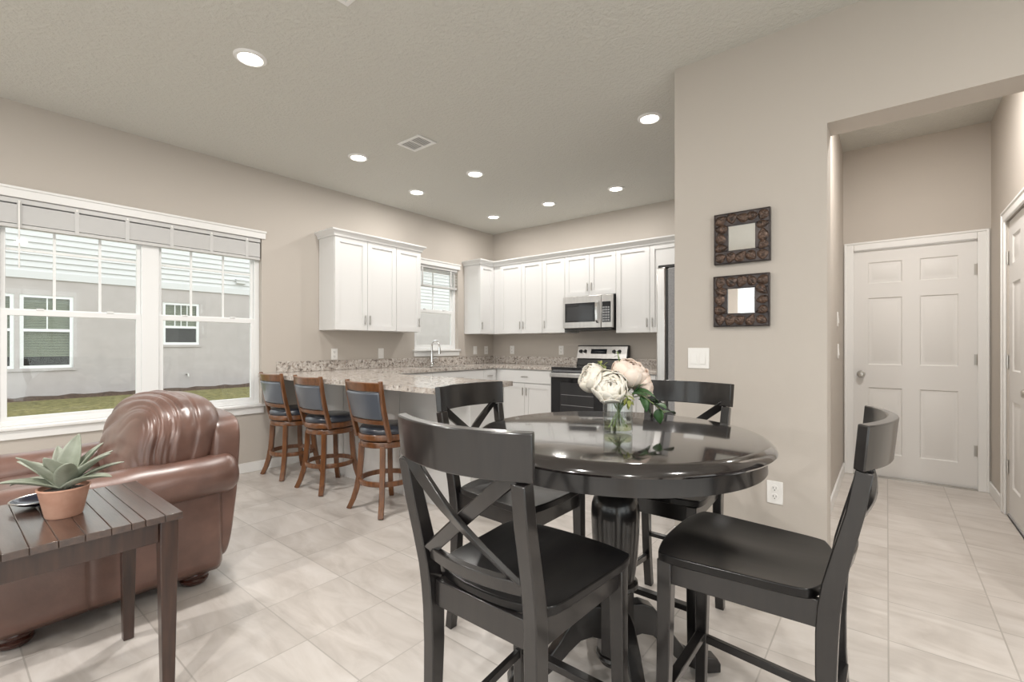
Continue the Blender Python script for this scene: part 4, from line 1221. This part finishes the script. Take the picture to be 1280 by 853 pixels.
# ------------------------------------------------------------------ wall mirrors
def leaf_mirror(label, cx_, cz_, seed):
    t = thing('wall_mirror', label, 'mirror', (cx_, YN, cz_), 0, 'leaf-relief framed mirrors')
    h_, hi = .142, .068
    b = MB()
    for (xa, xb, za, zb) in ((-h_, h_, hi, h_), (-h_, h_, -h_, -hi), (-h_, -hi, -hi, hi), (hi, h_, -hi, hi)):
        b.box(xa, xb, -.022, -.001, za, zb)
    fr = b.build('frame', M['bronze'], t, bevel=.003)
    e = MB(); 
    for (xa, xb, za, zb) in ((-h_, h_, h_ - .006, h_), (-h_, h_, -h_, -h_ + .006), (-h_, -h_ + .006, -h_, h_), (h_ - .006, h_, -h_, h_)): e.box(xa, xb, -.026, -.002, za, zb)
    e.build('frame_edge', M['bronze'], t, bevel=.003)
    b = MB(); b.box(-hi - .004, hi + .004, -.012, -.008, -hi - .004, hi + .004); b.build('mirror_glass', M['mirror'], t, smooth=0)
    rnd = random.Random(seed)
    spots = [(-.105, .105), (-.05, .108), (.005, .105), (.055, .108), (.108, .105), (.105, .055), (.107, .0), (.105, -.055), (.105, -.108), (.05, -.107), (-.003, -.105), (-.055, -.108), (-.107, -.105), (-.105, -.05), (-.108, .005), (-.104, .055)]
    for x, z in spots:
        a = rnd.uniform(0, 2 * pi); L_ = rnd.uniform(.058, .074); Wd = rnd.uniform(.046, .058)
        def fn(u, v, L_=L_, Wd=Wd):
            s = 2 * u - 1; w_ = Wd / 2 * (sin(pi * v ** .75) ** .75)
            hgt = .011 * (1 - abs(s) ** 2.2) * sin(pi * min(1, max(0, v))) ** .5
            vein = .0036 * (abs(sin(v * 16 + abs(s) * 3)) - .5) * (1 - abs(s)) - .003 * math.exp(-(s / .12) ** 2)
            return (s * w_, -(hgt + vein * (hgt > .002)), L_ * (v - .5))
        b = MB().grid(fn, 12, 22)
        b.xform(Matrix.Translation((x, -.0215, z)) @ Matrix.Rotation(a, 4, 'Y'))
        # keep the relief inside the frame band
        for p in b.v:
            p.x = max(-h_ + .007, min(h_ - .007, p.x)); p.z = max(-h_ + .007, min(h_ - .007, p.z))
            if abs(p.x) < hi + .002 and abs(p.z) < hi + .002:
                if abs(p.x) > abs(p.z): p.x = math.copysign(hi + .002, p.x)
                else: p.z = math.copysign(hi + .002, p.z)
        b.build('leaf_relief', M['bronzeleaf'], t, smooth=180)
    return t
leaf_mirror('upper square mirror in a dark leaf-relief frame on the near wall', -.622, 1.775, 21)
leaf_mirror('lower square mirror in a dark leaf-relief frame above the light switch', -.626, 1.426, 35)

# ================================================================== OUTSIDE
GZ = -.14
b = MB()
def gz(u, v):
    x = XL - .15 - 10.95 * u; y = -22 + 62 * v
    return (x, y, GZ - .35 * sin(pi * min(1, u * 1.02)) ** 2 - .0)
b.grid(gz, 24, 40)
g = b.build('lawn', M['grass'], None, smooth=180); g['kind'] = 'stuff'; g['label'] = 'short green lawn between the window and the neighbouring house'; g['category'] = 'grass'
b = MB(); NX = -16.5
rnd = random.Random(5)
def mu(u, v):
    y = -8 + 40 * v; return (NX + .02 + .75 * u, y, GZ + .07 * sin(pi * u) + .02 * sin(9 * y) * sin(pi * u) - .10 * (u > .99))
b.grid(mu, 8, 160); g = b.build('mulch_strip', M['mulch'], None, smooth=180); g['kind'] = 'stuff'; g['label'] = 'dark mulch strip along the foot of the neighbouring house'; g['category'] = 'mulch'

# neighbouring house
wins = [(-.65, 1.27, .60, 2.43), (1.36, 2.33, .60, 2.43), (4.25, 5.18, 1.19, 2.44), (15.9, 17.0, .60, 2.30)]
t = thing('neighbouring_house', 'grey house with white siding seen through the windows', 'house', (NX - 3, 8, GZ))
SZ = 2.99
b = MB(); y = -8
for ya, yb, za, zb in wins:
    if ya > y: b.box(NX - .2, NX, y, ya, GZ - .3, SZ)
    b.box(NX - .2, NX, ya, yb, GZ - .3, za); b.box(NX - .2, NX, ya, yb, zb, SZ); y = yb
b.box(NX - .2, NX, y, 32, GZ - .3, SZ); b.build('stucco_wall', M['stucco'], t, world=True, smooth=0)
b = MB()
z = SZ - .02
while z < 6.2:
    b.add([(NX - .01, -8, z + .155), (NX + .028, -8, z), (NX + .028, 32, z), (NX - .01, 32, z + .155), (NX - .01, -8, z), (NX - .01, 32, z)], [(0, 1, 2, 3), (1, 4, 5, 2)]); z += .152
b.box(NX - .15, NX - .012, -8, 32, SZ, 6.3)
b.build('lap_siding', M['siding'], t, world=True, smooth=0)
b = MB(); b.box(NX - .02, NX + .035, -8, 32, SZ - .16, SZ + .02); b.build('band_board', M['siding'], t, world=True)
b = MB(); b.prism([(NX - 4, 7.6), (NX + .6, 6.25), (NX + .6, 6.12), (NX - 4, 7.4)], 'y', -8, 32); b.build('roof', M['roof'], t, world=True, smooth=0)
for i, (ya, yb, za, zb) in enumerate(wins):
    b = MB(); f = .07
    b.box(NX - .08, NX - .02, ya, ya + f, za, zb); b.box(NX - .08, NX - .02, yb - f, yb, za, zb); b.box(NX - .08, NX - .02, ya, yb, za, za + f); b.box(NX - .08, NX - .02, ya, yb, zb - f, zb)
    zm = za + (zb - za) * (.52 if i < 2 else .42); b.box(NX - .075, NX - .025, ya, yb, zm - .035, zm + .035)
    yc = (ya + yb) / 2; b.box(NX - .07, NX - .04, yc - .012, yc + .012, zm, zb)
    if i == 2:
        for q in (1, 2): yy = ya + (yb - ya) * q / 3; b.box(NX - .07, NX - .04, yy - .012, yy + .012, zm, zb)
    fr = b.build('window', M['vinyl'], t, world=True)
    b = MB(); b.box(NX - .06, NX - .05, ya + .03, yb - .03, za + .03, zb - .03); b.build('pane', M['farglass'], fr, world=True)
    b = MB(); zz = zb - .08; low = zm if i == 2 else za + .3
    while zz > low: b.box(NX - .14, NX - .12, ya + .05, yb - .05, zz - .030, zz); zz -= .042
    b.build('blind', M['farblind'], fr, world=True, smooth=0)
    b = MB(); b.box(NX - .7, NX - .68, ya - .3, yb + .3, za - .3, zb + .3); b.build('dark_interior', M['fardark'], fr, world=True)
    b = MB(); b.box(NX - .02, NX + .03, ya - .05, yb + .05, za - .07, za); b.build('window_ledge', M['stucco'], fr, world=True)
b = MB(); b.box(NX + .0, NX + .13, 6.20, 6.46, 3.17, 3.30); b.prism([(NX, 3.34), (NX + .16, 3.29), (NX + .16, 3.27), (NX, 3.30)], 'y', 6.18, 6.48); b.build('wall_vent', M['siding'], t, world=True, bevel=.01)
b = MB(); b.tube([(NX, 4.85, .30), (NX + .12, 4.85, .30), (NX + .12, 4.85, .24)], .025, 10); b.build('hose_bib', M['nickel'], t, world=True)
